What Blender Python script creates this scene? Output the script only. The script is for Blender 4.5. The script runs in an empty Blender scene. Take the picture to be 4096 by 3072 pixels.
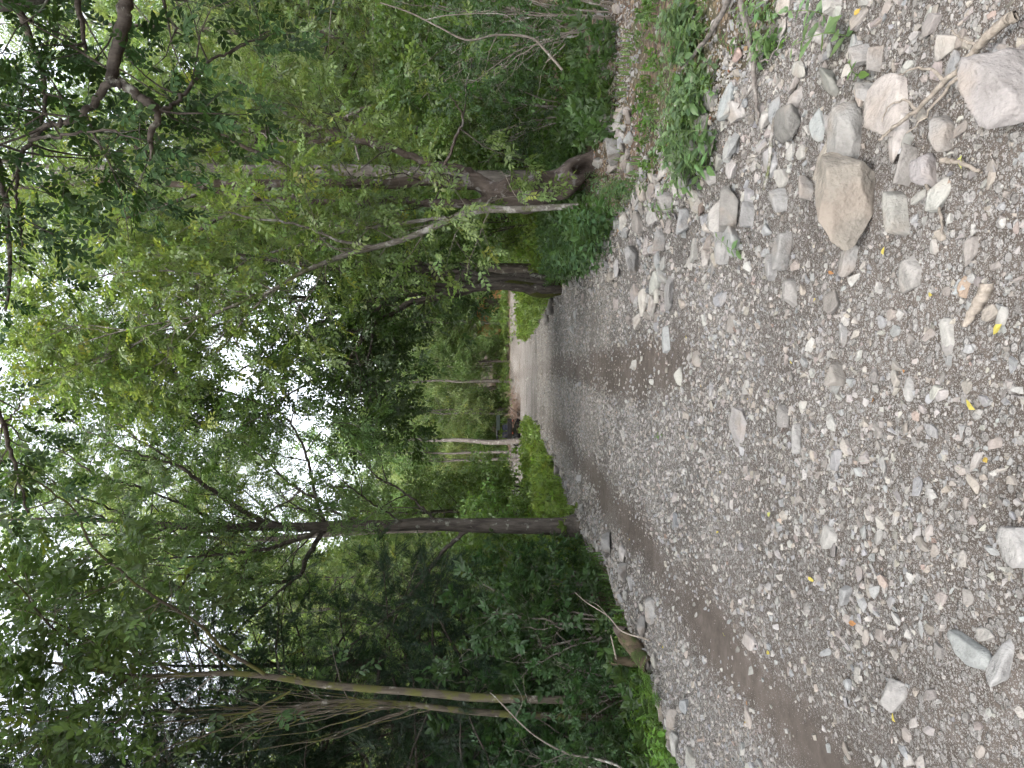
import bpy, bmesh, math
import numpy as np
from mathutils import Matrix, Vector

SEED = 11
rng = np.random.default_rng(SEED)
scene = bpy.context.scene
col = scene.collection
R = math.radians

# ------------------------------------------------------------------ camera
CAM_Z = 1.60
PITCH = math.atan(43.0 / 2731.0)          # looking very slightly down
FPX = 2731.0                              # focal length in pixels of the 4096 wide photo (24 mm equivalent)
cam_data = bpy.data.cameras.new('camera')
cam_data.sensor_fit = 'HORIZONTAL'
cam_data.sensor_width = 36.0
cam_data.lens = 24.0
cam_data.clip_start = 0.05
cam_data.clip_end = 600.0
cam = bpy.data.objects.new('camera', cam_data)
col.objects.link(cam)
FWD = np.array([0.0, math.cos(PITCH), -math.sin(PITCH)])
UPV = np.array([0.0, math.sin(PITCH), math.cos(PITCH)])
XV = np.array([1.0, 0.0, 0.0])
m = Matrix.Identity(4)                    # phone held upright, file stored turned: world up is image left
for r_ in range(3):
    m[r_][0] = -UPV[r_]; m[r_][1] = XV[r_]; m[r_][2] = -FWD[r_]
m[2][3] = CAM_Z
cam.matrix_world = m
scene.camera = cam

# ------------------------------------------------------------------ sky, sun, exposure
SUN_EL, SUN_AZ = 62.0, 205.0              # degrees, azimuth clockwise from +Y
world = bpy.data.worlds.new('World')
scene.world = world
world.use_nodes = True
wn = world.node_tree
wn.nodes.clear()
wo = wn.nodes.new('ShaderNodeOutputWorld')
bg = wn.nodes.new('ShaderNodeBackground')
sky = wn.nodes.new('ShaderNodeTexSky')
sky.sky_type = 'NISHITA'
sky.sun_disc = False
sky.sun_elevation = R(SUN_EL)
sky.sun_rotation = R(SUN_AZ)
sky.air_density = 1.0
sky.dust_density = 4.0
sky.ozone_density = 1.0
hs = wn.nodes.new('ShaderNodeHueSaturation')   # thin even overcast: the blue is mostly washed out
hs.inputs['Saturation'].default_value = 0.30
wn.links.new(sky.outputs[0], hs.inputs['Color'])
wn.links.new(hs.outputs[0], bg.inputs[0])
bg.inputs[1].default_value = 0.15
wn.links.new(bg.outputs[0], wo.inputs[0])

sun_data = bpy.data.lights.new('sun', 'SUN')
sun_data.energy = 0.8
sun_data.angle = R(40)
sun_data.color = (1.0, 0.96, 0.90)
sun = bpy.data.objects.new('sun', sun_data)
col.objects.link(sun)
az = R(SUN_AZ)
sd = Vector((math.sin(az) * math.cos(R(SUN_EL)), math.cos(az) * math.cos(R(SUN_EL)), math.sin(R(SUN_EL))))
sun.rotation_euler = sd.to_track_quat('Z', 'Y').to_euler()
sun.location = (0, 0, 40)

scene.view_settings.view_transform = 'Standard'
scene.view_settings.look = 'None'
scene.view_settings.gamma = 1.0
scene.view_settings.use_curve_mapping = False
scene.view_settings.exposure = 2.5
cy = scene.cycles
cy.max_bounces = 7
cy.diffuse_bounces = 4
cy.glossy_bounces = 2
cy.transmission_bounces = 4
cy.use_adaptive_sampling = True
cy.adaptive_threshold = 0.03
cy.use_denoising = True

# ------------------------------------------------------------------ small maths
def ray(ix, iy):
    """direction through a pixel of the 4096 x 3072 photograph"""
    return FWD + UPV * ((2048.0 - ix) / FPX) + XV * ((1536.0 - iy) / FPX)

def at(ix, iy, Y):
    """world point seen at a pixel, at distance Y along the road"""
    d = ray(ix, iy)
    t = Y / d[1]
    return np.array([0, 0, CAM_Z]) + d * t

def sstep(a, b, x):
    t = np.clip((np.asarray(x, float) - a) / (b - a), 0, 1)
    return t * t * (3 - 2 * t)

_W = np.random.default_rng(3)
_WAVES = [(_W.normal(0, 1, 2), _W.uniform(0, 6.28)) for _ in range(24)]
def wob(x, y, f, k=0):
    """cheap smooth 2-D noise, about -1..1"""
    s = 0
    for i in range(6):
        (a, b), p = _WAVES[(k * 6 + i) % 24]
        s = s + np.sin((a * x + b * y) * f * (1 + 0.35 * i) + p + k)
    return s / 3.2

LY = [-6, 3.0, 5.5, 7.4, 9.2, 11, 14, 20, 30, 37, 42, 46, 58, 70]
LX = [-3.6, -3.4, -3.2, -2.95, -2.62, -2.6, -2.72, -2.35, -1.75, -1.95, -4.5, -9.5, -11, -12]
RY = [-6, 2.5, 3.3, 5.8, 7.0, 9, 11.4, 17.8, 22, 30, 40, 44, 47, 58, 70]
RX = [2.6, 2.2, 1.78, 1.68, 1.72, 1.72, 1.85, 2.45, 2.5, 2.4, 2.5, 3.2, 7.5, 10, 11]
def road_l(y): return np.interp(y, LY, LX) + 0.10 * np.sin(1.9 * np.asarray(y)) + 0.06 * np.sin(4.3 * np.asarray(y) + 1)
def road_r(y): return np.interp(y, RY, RX) + 0.10 * np.sin(1.6 * np.asarray(y) + 2) + 0.06 * np.sin(3.7 * np.asarray(y))
RUT_L = lambda y: np.interp(y, [0, 3.5, 5.4, 10, 20, 40], [-2.05, -1.97, -1.83, -1.70, -1.35, -1.0])
RUT_R = lambda y: np.interp(y, [0, 3.5, 5.4, 10, 20, 40], [0.55, 0.35, 0.2, 0.15, 0.55, 0.8])

def inroad(x, y):
    return np.minimum(x - road_l(y), road_r(y) - x)

def H(x, y):
    x = np.asarray(x, float); y = np.asarray(y, float)
    l, r = road_l(y), road_r(y)
    h = 0.012 * wob(x, y, 1.1, 0)
    rut = np.exp(-((x - RUT_L(y)) / 0.30) ** 2) + np.exp(-((x - RUT_R(y)) / 0.34) ** 2)
    h = h - 0.035 * rut * (1 - sstep(18, 30, y))
    off = np.maximum(l - x, x - r)
    h = h + 0.05 * wob(x, y, 0.5, 1) * sstep(0.2, 2.0, off)
    berm = np.exp(-((x - (r + 0.15)) / 0.42) ** 2) * sstep(3.2, 5.0, y) * (1 - sstep(9.5, 13, y))
    h = h + 0.13 * berm + 0.045 * np.exp(-((x - l) / 0.22) ** 2)
    h = h - 0.20 * sstep(0.1, 1.0, l - x) * (1 - sstep(30, 40, y)) * (1 - sstep(3, 9, l - x))
    h = h + 0.10 * sstep(1.9, 2.6, x) * (1 - sstep(5.2, 7.5, y))
    h = h + 1.15 * sstep(4.0, 8.5, x) * sstep(10.5, 16, y) * (1 - sstep(34, 42, y))
    h = h + 0.9 * sstep(57.5, 61, y) + 2.0 * sstep(62, 90, y) + 16.0 * sstep(88, 190, y)
    h = h + 0.4 * sstep(8, 25, -x) * (1 - sstep(36, 44, y))
    return h

def ground(ix, iy):
    d = ray(ix, iy)
    z = 0.0
    for _ in range(12):
        t = (z - CAM_Z) / d[2]
        p = np.array([0, 0, CAM_Z]) + d * t
        z = float(H(p[0], p[1]))
    return np.array([p[0], p[1], z])

# ------------------------------------------------------------------ object helpers
def link(o, parent=None):
    col.objects.link(o)
    if parent is not None:
        o.parent = parent
    return o

def tag(o, label=None, category=None, group=None, kind=None):
    if label: o['label'] = label
    if category: o['category'] = category
    if group: o['group'] = group
    if kind: o['kind'] = kind
    return o

def empty(name, loc, rz=0.0):
    o = bpy.data.objects.new(name, None)
    o.empty_display_size = 0.2
    o.location = [float(c) for c in loc]
    o.rotation_euler = (0, 0, rz)
    col.objects.link(o)
    return o

def mesh_np(name, verts, faces, mat=None, colors=None, smooth=False):
    """faces: (n, k) int array, k = 3 or 4"""
    verts = np.ascontiguousarray(verts, np.float32)
    faces = np.ascontiguousarray(faces, np.int32)
    me = bpy.data.meshes.new(name)
    nv, (nf, k) = len(verts), faces.shape
    me.vertices.add(nv)
    me.vertices.foreach_set('co', verts.ravel())
    me.loops.add(nf * k)
    me.loops.foreach_set('vertex_index', faces.ravel())
    me.polygons.add(nf)
    me.polygons.foreach_set('loop_start', np.arange(0, nf * k, k, dtype=np.int32))
    me.polygons.foreach_set('loop_total', np.full(nf, k, dtype=np.int32))
    me.polygons.foreach_set('use_smooth', np.full(nf, bool(smooth)))
    if colors is not None:
        ca = me.color_attributes.new('tint', 'FLOAT_COLOR', 'POINT')
        c4 = np.ones((nv, 4), np.float32)
        c4[:, :3] = colors
        ca.data.foreach_set('color', c4.ravel())
    me.update(calc_edges=True)
    me.validate(verbose=False)
    if mat is not None:
        me.materials.append(mat)
    return me

def obj(name, me, parent=None, loc=None):
    o = bpy.data.objects.new(name, me)
    if loc is not None:
        o.location = [float(c) for c in loc]
    return link(o, parent)

def copy_tree(o, parent=None):
    c = o.copy()
    col.objects.link(c)
    c.parent = parent
    for ch in list(o.children):
        copy_tree(ch, c)
    return c

class Geo:
    """collects triangles / quads-as-triangles with point colours"""
    def __init__(self): self.v, self.f, self.c, self.n = [], [], [], 0
    def add(self, v, f, c=None):
        v = np.asarray(v, np.float32).reshape(-1, 3)
        f = np.asarray(f, np.int64).reshape(-1, 3)
        self.v.append(v); self.f.append(f + self.n)
        if c is None: c = (1, 1, 1)
        c = np.asarray(c, np.float32)
        self.c.append(np.broadcast_to(c, v.shape) if c.ndim == 1 else c)
        self.n += len(v)
    def mesh(self, name, mat, smooth=False):
        if not self.v:
            return None
        return mesh_np(name, np.concatenate(self.v), np.concatenate(self.f), mat, np.concatenate(self.c), smooth)

# ------------------------------------------------------------------ materials
def new_mat(name):
    mt = bpy.data.materials.new(name)
    mt.use_nodes = True
    nt = mt.node_tree
    nt.nodes.clear()
    out = nt.nodes.new('ShaderNodeOutputMaterial')
    return mt, nt, out

def N(nt, t, **kw):
    n = nt.nodes.new(t)
    for k, v in kw.items():
        if k.startswith('i_'):
            n.inputs[k[2:].replace('_', ' ')].default_value = v
        else:
            setattr(n, k, v)
    return n

def ramp(nt, stops):
    n = nt.nodes.new('ShaderNodeValToRGB')
    e = n.color_ramp.elements
    while len(e) < len(stops): e.new(0.5)
    for el, (p, c) in zip(e, stops):
        el.position = p
        el.color = (*c, 1) if len(c) == 3 else c
    return n

def mixc(nt, mode='MIX', fac=0.5):
    n = nt.nodes.new('ShaderNodeMix')
    n.data_type = 'RGBA'
    n.blend_type = mode
    n.inputs[0].default_value = fac
    return n                                # inputs 6, 7 -> output 2

def principled(nt, out, rough=0.85, spec=0.25):
    p = nt.nodes.new('ShaderNodeBsdfPrincipled')
    p.inputs['Roughness'].default_value = rough
    p.inputs['Specular IOR Level'].default_value = spec
    nt.links.new(p.outputs[0], out.inputs[0])
    return p

def leaf_material(name, trans=0.48, rough=0.42, spec=0.5, hue_var=True):
    mt, nt, out = new_mat(name)
    at_ = N(nt, 'ShaderNodeAttribute', attribute_name='tint')
    src = at_.outputs['Color']
    if hue_var:
        oi = N(nt, 'ShaderNodeObjectInfo')
        h = N(nt, 'ShaderNodeHueSaturation')
        mr = N(nt, 'ShaderNodeMapRange'); mr.inputs['To Min'].default_value = 0.487; mr.inputs['To Max'].default_value = 0.506
        mv = N(nt, 'ShaderNodeMapRange'); mv.inputs['To Min'].default_value = 0.8; mv.inputs['To Max'].default_value = 1.2
        mm = N(nt, 'ShaderNodeMath', operation='FRACT'); ml = N(nt, 'ShaderNodeMath', operation='MULTIPLY'); ml.inputs[1].default_value = 7.31
        nt.links.new(oi.outputs['Random'], mr.inputs[0])
        nt.links.new(oi.outputs['Random'], ml.inputs[0]); nt.links.new(ml.outputs[0], mm.inputs[0]); nt.links.new(mm.outputs[0], mv.inputs[0])
        nt.links.new(mr.outputs[0], h.inputs['Hue']); nt.links.new(mv.outputs[0], h.inputs['Value'])
        nt.links.new(src, h.inputs['Color'])
        src = h.outputs[0]
    p = nt.nodes.new('ShaderNodeBsdfPrincipled')
    p.inputs['Roughness'].default_value = rough
    p.inputs['Specular IOR Level'].default_value = spec
    nt.links.new(src, p.inputs['Base Color'])
    tr = nt.nodes.new('ShaderNodeBsdfTranslucent')
    tm = mixc(nt, 'MULTIPLY', 1.0)
    tm.inputs[7].default_value = (1.45, 1.38, 0.78, 1)
    nt.links.new(src, tm.inputs[6]); nt.links.new(tm.outputs[2], tr.inputs[0])
    mx = N(nt, 'ShaderNodeMixShader'); mx.inputs[0].default_value = trans
    nt.links.new(p.outputs[0], mx.inputs[1]); nt.links.new(tr.outputs[0], mx.inputs[2])
    nt.links.new(mx.outputs[0], out.inputs[0])
    return mt

def bark_material(name, dark, light, lichen=None, lichen_amt=0.0, moss=None, moss_amt=0.0, scale=1.0, bump=0.6):
    mt, nt, out = new_mat(name)
    p = principled(nt, out, 0.9, 0.15)
    tc = N(nt, 'ShaderNodeTexCoord')
    mp = N(nt, 'ShaderNodeMapping'); mp.inputs['Scale'].default_value = (14 * scale, 14 * scale, 2.6 * scale)
    nt.links.new(tc.outputs['Object'], mp.inputs[0])
    n1 = N(nt, 'ShaderNodeTexNoise'); n1.inputs['Scale'].default_value = 1.0; n1.inputs['Detail'].default_value = 6; n1.inputs['Roughness'].default_value = 0.65
    nt.links.new(mp.outputs[0], n1.inputs['Vector'])
    rp = ramp(nt, [(0.32, dark), (0.68, light)])
    nt.links.new(n1.outputs[0], rp.inputs[0])
    c = rp.outputs[0]
    for colr, amt, sc in ((lichen, lichen_amt, 5.0), (moss, moss_amt, 3.0)):
        if colr is None: continue
        n2 = N(nt, 'ShaderNodeTexNoise'); n2.inputs['Scale'].default_value = sc; n2.inputs['Detail'].default_value = 5; n2.inputs['Roughness'].default_value = 0.7
        nt.links.new(tc.outputs['Object'], n2.inputs['Vector'])
        r2 = ramp(nt, [(0.62 - amt * 0.4, (0, 0, 0)), (0.70 - amt * 0.4, (1, 1, 1))])
        nt.links.new(n2.outputs[0], r2.inputs[0])
        mx = mixc(nt); mx.inputs[7].default_value = (*colr, 1)
        nt.links.new(r2.outputs[0], mx.inputs[0]); nt.links.new(c, mx.inputs[6])
        c = mx.outputs[2]
    nt.links.new(c, p.inputs['Base Color'])
    b = N(nt, 'ShaderNodeBump'); b.inputs['Strength'].default_value = bump; b.inputs['Distance'].default_value = 0.03
    nt.links.new(n1.outputs[0], b.inputs['Height']); nt.links.new(b.outputs[0], p.inputs['Normal'])
    return mt

def stone_material(name, use_attr):
    mt, nt, out = new_mat(name)
    p = principled(nt, out, 0.82, 0.25)
    tc = N(nt, 'ShaderNodeTexCoord')
    if use_attr:
        a = N(nt, 'ShaderNodeAttribute', attribute_name='tint'); src = a.outputs['Color']; co = tc.outputs['Object']
    else:
        a = N(nt, 'ShaderNodeObjectInfo'); src = a.outputs['Color']
        g = N(nt, 'ShaderNodeNewGeometry'); co = g.outputs['Position']
    n1 = N(nt, 'ShaderNodeTexNoise'); n1.inputs['Scale'].default_value = 11; n1.inputs['Detail'].default_value = 8; n1.inputs['Roughness'].default_value = 0.68
    nt.links.new(co, n1.inputs['Vector'])
    rp = ramp(nt, [(0.25, (0.62, 0.60, 0.58)), (0.5, (0.96, 0.95, 0.93)), (0.75, (1.22, 1.20, 1.16))])
    nt.links.new(n1.outputs[0], rp.inputs[0])
    mx = mixc(nt, 'MULTIPLY', 1.0)
    nt.links.new(src, mx.inputs[6]); nt.links.new(rp.outputs[0], mx.inputs[7])
    c = mx.outputs[2]
    if not use_attr:                       # soil dust and dark stains
        n3 = N(nt, 'ShaderNodeTexNoise'); n3.inputs['Scale'].default_value = 4.5; n3.inputs['Detail'].default_value = 5
        nt.links.new(co, n3.inputs['Vector'])
        r3 = ramp(nt, [(0.52, (0, 0, 0)), (0.66, (0.55, 0.55, 0.55))])
        nt.links.new(n3.outputs[0], r3.inputs[0])
        m3 = mixc(nt); m3.inputs[7].default_value = (0.20, 0.165, 0.135, 1)
        nt.links.new(r3.outputs[0], m3.inputs[0]); nt.links.new(c, m3.inputs[6])
        c = m3.outputs[2]
    nt.links.new(c, p.inputs['Base Color'])
    n2 = N(nt, 'ShaderNodeTexNoise'); n2.inputs['Scale'].default_value = 60; n2.inputs['Detail'].default_value = 6
    nt.links.new(co, n2.inputs['Vector'])
    n4 = N(nt, 'ShaderNodeTexNoise'); n4.inputs['Scale'].default_value = 17; n4.inputs['Detail'].default_value = 4
    nt.links.new(co, n4.inputs['Vector'])
    b0_ = N(nt, 'ShaderNodeBump'); b0_.inputs['Strength'].default_value = 0.7; b0_.inputs['Distance'].default_value = 0.02
    nt.links.new(n4.outputs[0], b0_.inputs['Height'])
    b = N(nt, 'ShaderNodeBump'); b.inputs['Strength'].default_value = 0.8; b.inputs['Distance'].default_value = 0.009
    nt.links.new(n2.outputs[0], b.inputs['Height']); nt.links.new(b0_.outputs[0], b.inputs['Normal']); nt.links.new(b.outputs[0], p.inputs['Normal'])
    return mt

def plain(name, c, rough=0.7, spec=0.3, metal=0.0, emit=None):
    mt, nt, out = new_mat(name)
    p = principled(nt, out, rough, spec)
    n = N(nt, 'ShaderNodeTexNoise'); n.inputs['Scale'].default_value = 9; n.inputs['Detail'].default_value = 5
    r = ramp(nt, [(0.3, tuple(x * 0.75 for x in c)), (0.7, tuple(min(1, x * 1.2) for x in c))])
    nt.links.new(n.outputs[0], r.inputs[0]); nt.links.new(r.outputs[0], p.inputs['Base Color'])
    p.inputs['Metallic'].default_value = metal
    return mt

def road_material():
    mt, nt, out = new_mat('gravel_road_surface')
    p = principled(nt, out, 0.88, 0.2)
    tc = N(nt, 'ShaderNodeTexCoord'); co = tc.outputs['Object']
    att = N(nt, 'ShaderNodeAttribute', attribute_name='tint')      # r: compacted rut, g: near the edge
    sep = N(nt, 'ShaderNodeSeparateColor'); nt.links.new(att.outputs['Color'], sep.inputs[0])
    # soil between the stones
    ns = N(nt, 'ShaderNodeTexNoise'); ns.inputs['Scale'].default_value = 7; ns.inputs['Detail'].default_value = 10; ns.inputs['Roughness'].default_value = 0.72
    nt.links.new(co, ns.inputs['Vector'])
    soil = ramp(nt, [(0.3, (0.050, 0.041, 0.034)), (0.55, (0.084, 0.070, 0.060)), (0.75, (0.128, 0.111, 0.098))])
    nt.links.new(ns.outputs[0], soil.inputs[0])
    c = soil.outputs[0]
    hsum = None
    for sc, thr, w in ((26, 0.40, 1.0), (55, 0.45, 0.7), (110, 0.48, 0.45), (230, 0.55, 0.3)):
        vo = N(nt, 'ShaderNodeTexVoronoi'); vo.inputs['Scale'].default_value = sc; vo.inputs['Randomness'].default_value = 1.0
        nt.links.new(co, vo.inputs['Vector'])
        # stone colour from the cell
        cr = ramp(nt, [(0.0, (0.12, 0.112, 0.104)), (0.35, (0.195, 0.186, 0.176)), (0.7, (0.245, 0.237, 0.226)), (1.0, (0.29, 0.281, 0.27))])
        sc_ = N(nt, 'ShaderNodeSeparateColor'); nt.links.new(vo.outputs['Color'], sc_.inputs[0])
        nt.links.new(sc_.outputs[0], cr.inputs[0])
        # stone present where cell value above threshold (more in the loose parts, few in the ruts)
        th = N(nt, 'ShaderNodeMath', operation='MULTIPLY_ADD'); nt.links.new(sep.outputs[0], th.inputs[0]); th.inputs[1].default_value = 0.62; th.inputs[2].default_value = 1 - thr
        gt = N(nt, 'ShaderNodeMath', operation='GREATER_THAN'); nt.links.new(sc_.outputs[1], gt.inputs[0]); nt.links.new(th.outputs[0], gt.inputs[1])
        dm = N(nt, 'ShaderNodeMapRange'); dm.inputs['From Min'].default_value = 0.42; dm.inputs['From Max'].default_value = 0.50; dm.inputs['To Min'].default_value = 1; dm.inputs['To Max'].default_value = 0
        nt.links.new(vo.outputs['Distance'], dm.inputs[0])
        mk = N(nt, 'ShaderNodeMath', operation='MULTIPLY'); nt.links.new(gt.outputs[0], mk.inputs[0]); nt.links.new(dm.outputs[0], mk.inputs[1])
        mx = mixc(nt); nt.links.new(mk.outputs[0], mx.inputs[0]); nt.links.new(c, mx.inputs[6]); nt.links.new(cr.outputs[0], mx.inputs[7])
        c = mx.outputs[2]
        hh = N(nt, 'ShaderNodeMath', operation='MULTIPLY'); nt.links.new(mk.outputs[0], hh.inputs[0]); hh.inputs[1].default_value = w
        if hsum is None: hsum = hh.outputs[0]
        else:
            ad = N(nt, 'ShaderNodeMath', operation='ADD'); nt.links.new(hsum, ad.inputs[0]); nt.links.new(hh.outputs[0], ad.inputs[1]); hsum = ad.outputs[0]
    # broad damp patches
    nw = N(nt, 'ShaderNodeTexNoise'); nw.inputs['Scale'].default_value = 0.55; nw.inputs['Detail'].default_value = 4
    nt.links.new(co, nw.inputs['Vector'])
    rw = ramp(nt, [(0.38, (0.72, 0.70, 0.68)), (0.62, (1.08, 1.07, 1.06))])
    nt.links.new(nw.outputs[0], rw.inputs[0])
    mw = mixc(nt, 'MULTIPLY', 1.0); nt.links.new(c, mw.inputs[6]); nt.links.new(rw.outputs[0], mw.inputs[7])
    nt.links.new(mw.outputs[2], p.inputs['Base Color'])
    b = N(nt, 'ShaderNodeBump'); b.inputs['Strength'].default_value = 0.9; b.inputs['Distance'].default_value = 0.012
    nt.links.new(hsum, b.inputs['Height']); nt.links.new(b.outputs[0], p.inputs['Normal'])
    return mt

def soil_material():
    mt, nt, out = new_mat('forest_floor')
    p = principled(nt, out, 0.95, 0.1)
    tc = N(nt, 'ShaderNodeTexCoord'); co = tc.outputs['Object']
    n1 = N(nt, 'ShaderNodeTexNoise'); n1.inputs['Scale'].default_value = 5; n1.inputs['Detail'].default_value = 10; n1.inputs['Roughness'].default_value = 0.75
    nt.links.new(co, n1.inputs['Vector'])
    r1 = ramp(nt, [(0.3, (0.045, 0.034, 0.026)), (0.55, (0.095, 0.073, 0.057)), (0.78, (0.17, 0.14, 0.115))])
    nt.links.new(n1.outputs[0], r1.inputs[0])
    vo = N(nt, 'ShaderNodeTexVoronoi'); vo.inputs['Scale'].default_value = 22
    nt.links.new(co, vo.inputs['Vector'])
    s = N(nt, 'ShaderNodeSeparateColor'); nt.links.new(vo.outputs['Color'], s.inputs[0])
    r2 = ramp(nt, [(0.0, (0.06, 0.04, 0.03)), (0.5, (0.15, 0.10, 0.065)), (1.0, (0.24, 0.20, 0.16))])
    nt.links.new(s.outputs[0], r2.inputs[0])
    gt = N(nt, 'ShaderNodeMath', operation='GREATER_THAN'); nt.links.new(s.outputs[1], gt.inputs[0]); gt.inputs[1].default_value = 0.62
    mx = mixc(nt); nt.links.new(gt.outputs[0], mx.inputs[0]); nt.links.new(r1.outputs[0], mx.inputs[6]); nt.links.new(r2.outputs[0], mx.inputs[7])
    n3 = N(nt, 'ShaderNodeTexNoise'); n3.inputs['Scale'].default_value = 0.6; n3.inputs['Detail'].default_value = 6
    nt.links.new(co, n3.inputs['Vector'])
    r3 = ramp(nt, [(0.5, (0, 0, 0)), (0.7, (0.45, 0.45, 0.45))])
    nt.links.new(n3.outputs[0], r3.inputs[0])
    m3 = mixc(nt); m3.inputs[7].default_value = (0.05, 0.085, 0.025, 1)
    nt.links.new(r3.outputs[0], m3.inputs[0]); nt.links.new(mx.outputs[2], m3.inputs[6])
    nt.links.new(m3.outputs[2], p.inputs['Base Color'])
    b = N(nt, 'ShaderNodeBump'); b.inputs['Strength'].default_value = 0.8; b.inputs['Distance'].default_value = 0.03
    nt.links.new(n1.outputs[0], b.inputs['Height']); nt.links.new(b.outputs[0], p.inputs['Normal'])
    return mt

M_LEAF = leaf_material('leaf')
M_LEAF_DARK = leaf_material('leathery_leaf', trans=0.25, rough=0.6, spec=0.2)
M_GRASS = leaf_material('grass_blade', trans=0.45, rough=0.55, hue_var=False)
M_DRY = leaf_material('dry_leaf', trans=0.2, rough=0.8, spec=0.1, hue_var=False)
M_BARK_MAIN = bark_material('bark_ridged', (0.034, 0.029, 0.025), (0.12, 0.104, 0.090), (0.24, 0.25, 0.21), 0.10)
M_BARK_SAP = bark_material('bark_tan_moss', (0.050, 0.041, 0.031), (0.118, 0.100, 0.077), (0.26, 0.245, 0.21), 0.12, (0.09, 0.09, 0.03), 0.32, scale=1.6)
M_BARK_GNARL = bark_material('bark_gnarled', (0.040, 0.030, 0.025), (0.125, 0.100, 0.085), (0.20, 0.185, 0.175), 0.20, scale=0.8, bump=1.0)
M_BARK_PALE = bark_material('bark_pale', (0.075, 0.066, 0.056), (0.185, 0.168, 0.148), (0.30, 0.285, 0.265), 0.26, (0.07, 0.08, 0.03), 0.2, scale=1.8)
M_BARK_DARK = bark_material('bark_dark', (0.03, 0.025, 0.021), (0.10, 0.085, 0.072), (0.20, 0.20, 0.17), 0.14)
M_BARK_GREY = bark_material('bark_grey', (0.075, 0.065, 0.058), (0.20, 0.178, 0.16), (0.28, 0.27, 0.245), 0.15)
M_MOSS = bark_material('moss', (0.020, 0.022, 0.006), (0.075, 0.078, 0.018), (0.05, 0.04, 0.03), 0.05, scale=3, bump=1.0)
M_DEADWOOD = bark_material('dead_wood', (0.14, 0.118, 0.095), (0.30, 0.262, 0.22), scale=2)
M_TWIG = bark_material('twig_bark', (0.10, 0.085, 0.07), (0.24, 0.21, 0.18), (0.34, 0.34, 0.30), 0.12, scale=2)
M_LOG = bark_material('rotten_log', (0.035, 0.026, 0.018), (0.11, 0.085, 0.056), (0.042, 0.055, 0.018), 0.28, scale=1.2, bump=1.0)
M_STEM = plain('green_stem', (0.10, 0.15, 0.045), 0.6)
M_STONE = stone_material('loose_stone', False)
M_GRAVEL = stone_material('gravel_grain', True)
M_ROAD = road_material()
M_SOIL = soil_material()

# ------------------------------------------------------------------ ground and road
def axis(a, b, d0, grow, c=0.0):
    pos = [c]; d = d0
    while pos[-1] < b: pos.append(pos[-1] + d); d *= grow
    neg = [c]; d = d0
    while neg[-1] > a: neg.append(neg[-1] - d); d *= grow
    return np.array(sorted(set(neg[1:] + pos)))

def grid_faces(nx, ny):
    i = np.arange(nx - 1)[None, :] + nx * np.arange(ny - 1)[:, None]
    return np.stack([i, i + 1, i + nx + 1, i + nx], -1).reshape(-1, 4)

gx = axis(-160, 160, 0.14, 1.028)
gy = axis(-12, 230, 0.14, 1.022, 4.0)
X, Y = np.meshgrid(gx, gy)
Z = H(X, Y)
Z = Z - 0.05 * sstep(0.05, 0.35, inroad(X, Y)) * (Y < 61)
ground_obj = obj('ground', mesh_np('ground', np.stack([X, Y, Z], -1).reshape(-1, 3), grid_faces(len(gx), len(gy)), M_SOIL, smooth=True))
tag(ground_obj, kind='structure')

ry = axis(-5, 60, 0.09, 1.013, 2.5)
t = np.linspace(0, 1, 90)
Yr = np.repeat(ry[:, None], len(t), 1)
lo, hi = road_l(ry) - 0.15, road_r(ry) + 0.25
Xr = lo[:, None] + (hi - lo)[:, None] * t[None, :]
Zr = H(Xr, Yr) + 0.008 - 0.05 * (1 - sstep(0.0, 0.12, np.minimum(Xr - lo[:, None], hi[:, None] - Xr)))
rutm = np.clip((0.8 + 0.3 * wob(Xr, Yr, 1.3, 0)) * np.exp(-((Xr - RUT_L(Yr) + 0.12 * wob(Xr, Yr, 1.6, 1)) / 0.36) ** 2) + 0.85 * np.exp(-((Xr - RUT_R(Yr) + 0.08 * wob(Xr, Yr, 2.0, 2)) / 0.36) ** 4) * sstep(4.5, 7.0, Yr), 0, 1) * (1 - 0.7 * sstep(16, 26, Yr))
cols = np.stack([rutm, 0 * rutm, 0 * rutm], -1).reshape(-1, 3)
road = obj('gravel_road', mesh_np('gravel_road', np.stack([Xr, Yr, Zr], -1).reshape(-1, 3), grid_faces(len(t), len(ry)), M_ROAD, cols, True))
tag(road, kind='structure')

# ------------------------------------------------------------------ stones
def ico(sub):
    bm = bmesh.new()
    bmesh.ops.create_icosphere(bm, subdivisions=sub, radius=1.0)
    v = np.array([x.co[:] for x in bm.verts])
    f = np.array([[q.index for q in x.verts] for x in bm.faces])
    bm.free()
    return v, f
ICO = {s: ico(s) for s in (1, 2, 3, 4, 5, 6)}

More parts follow.
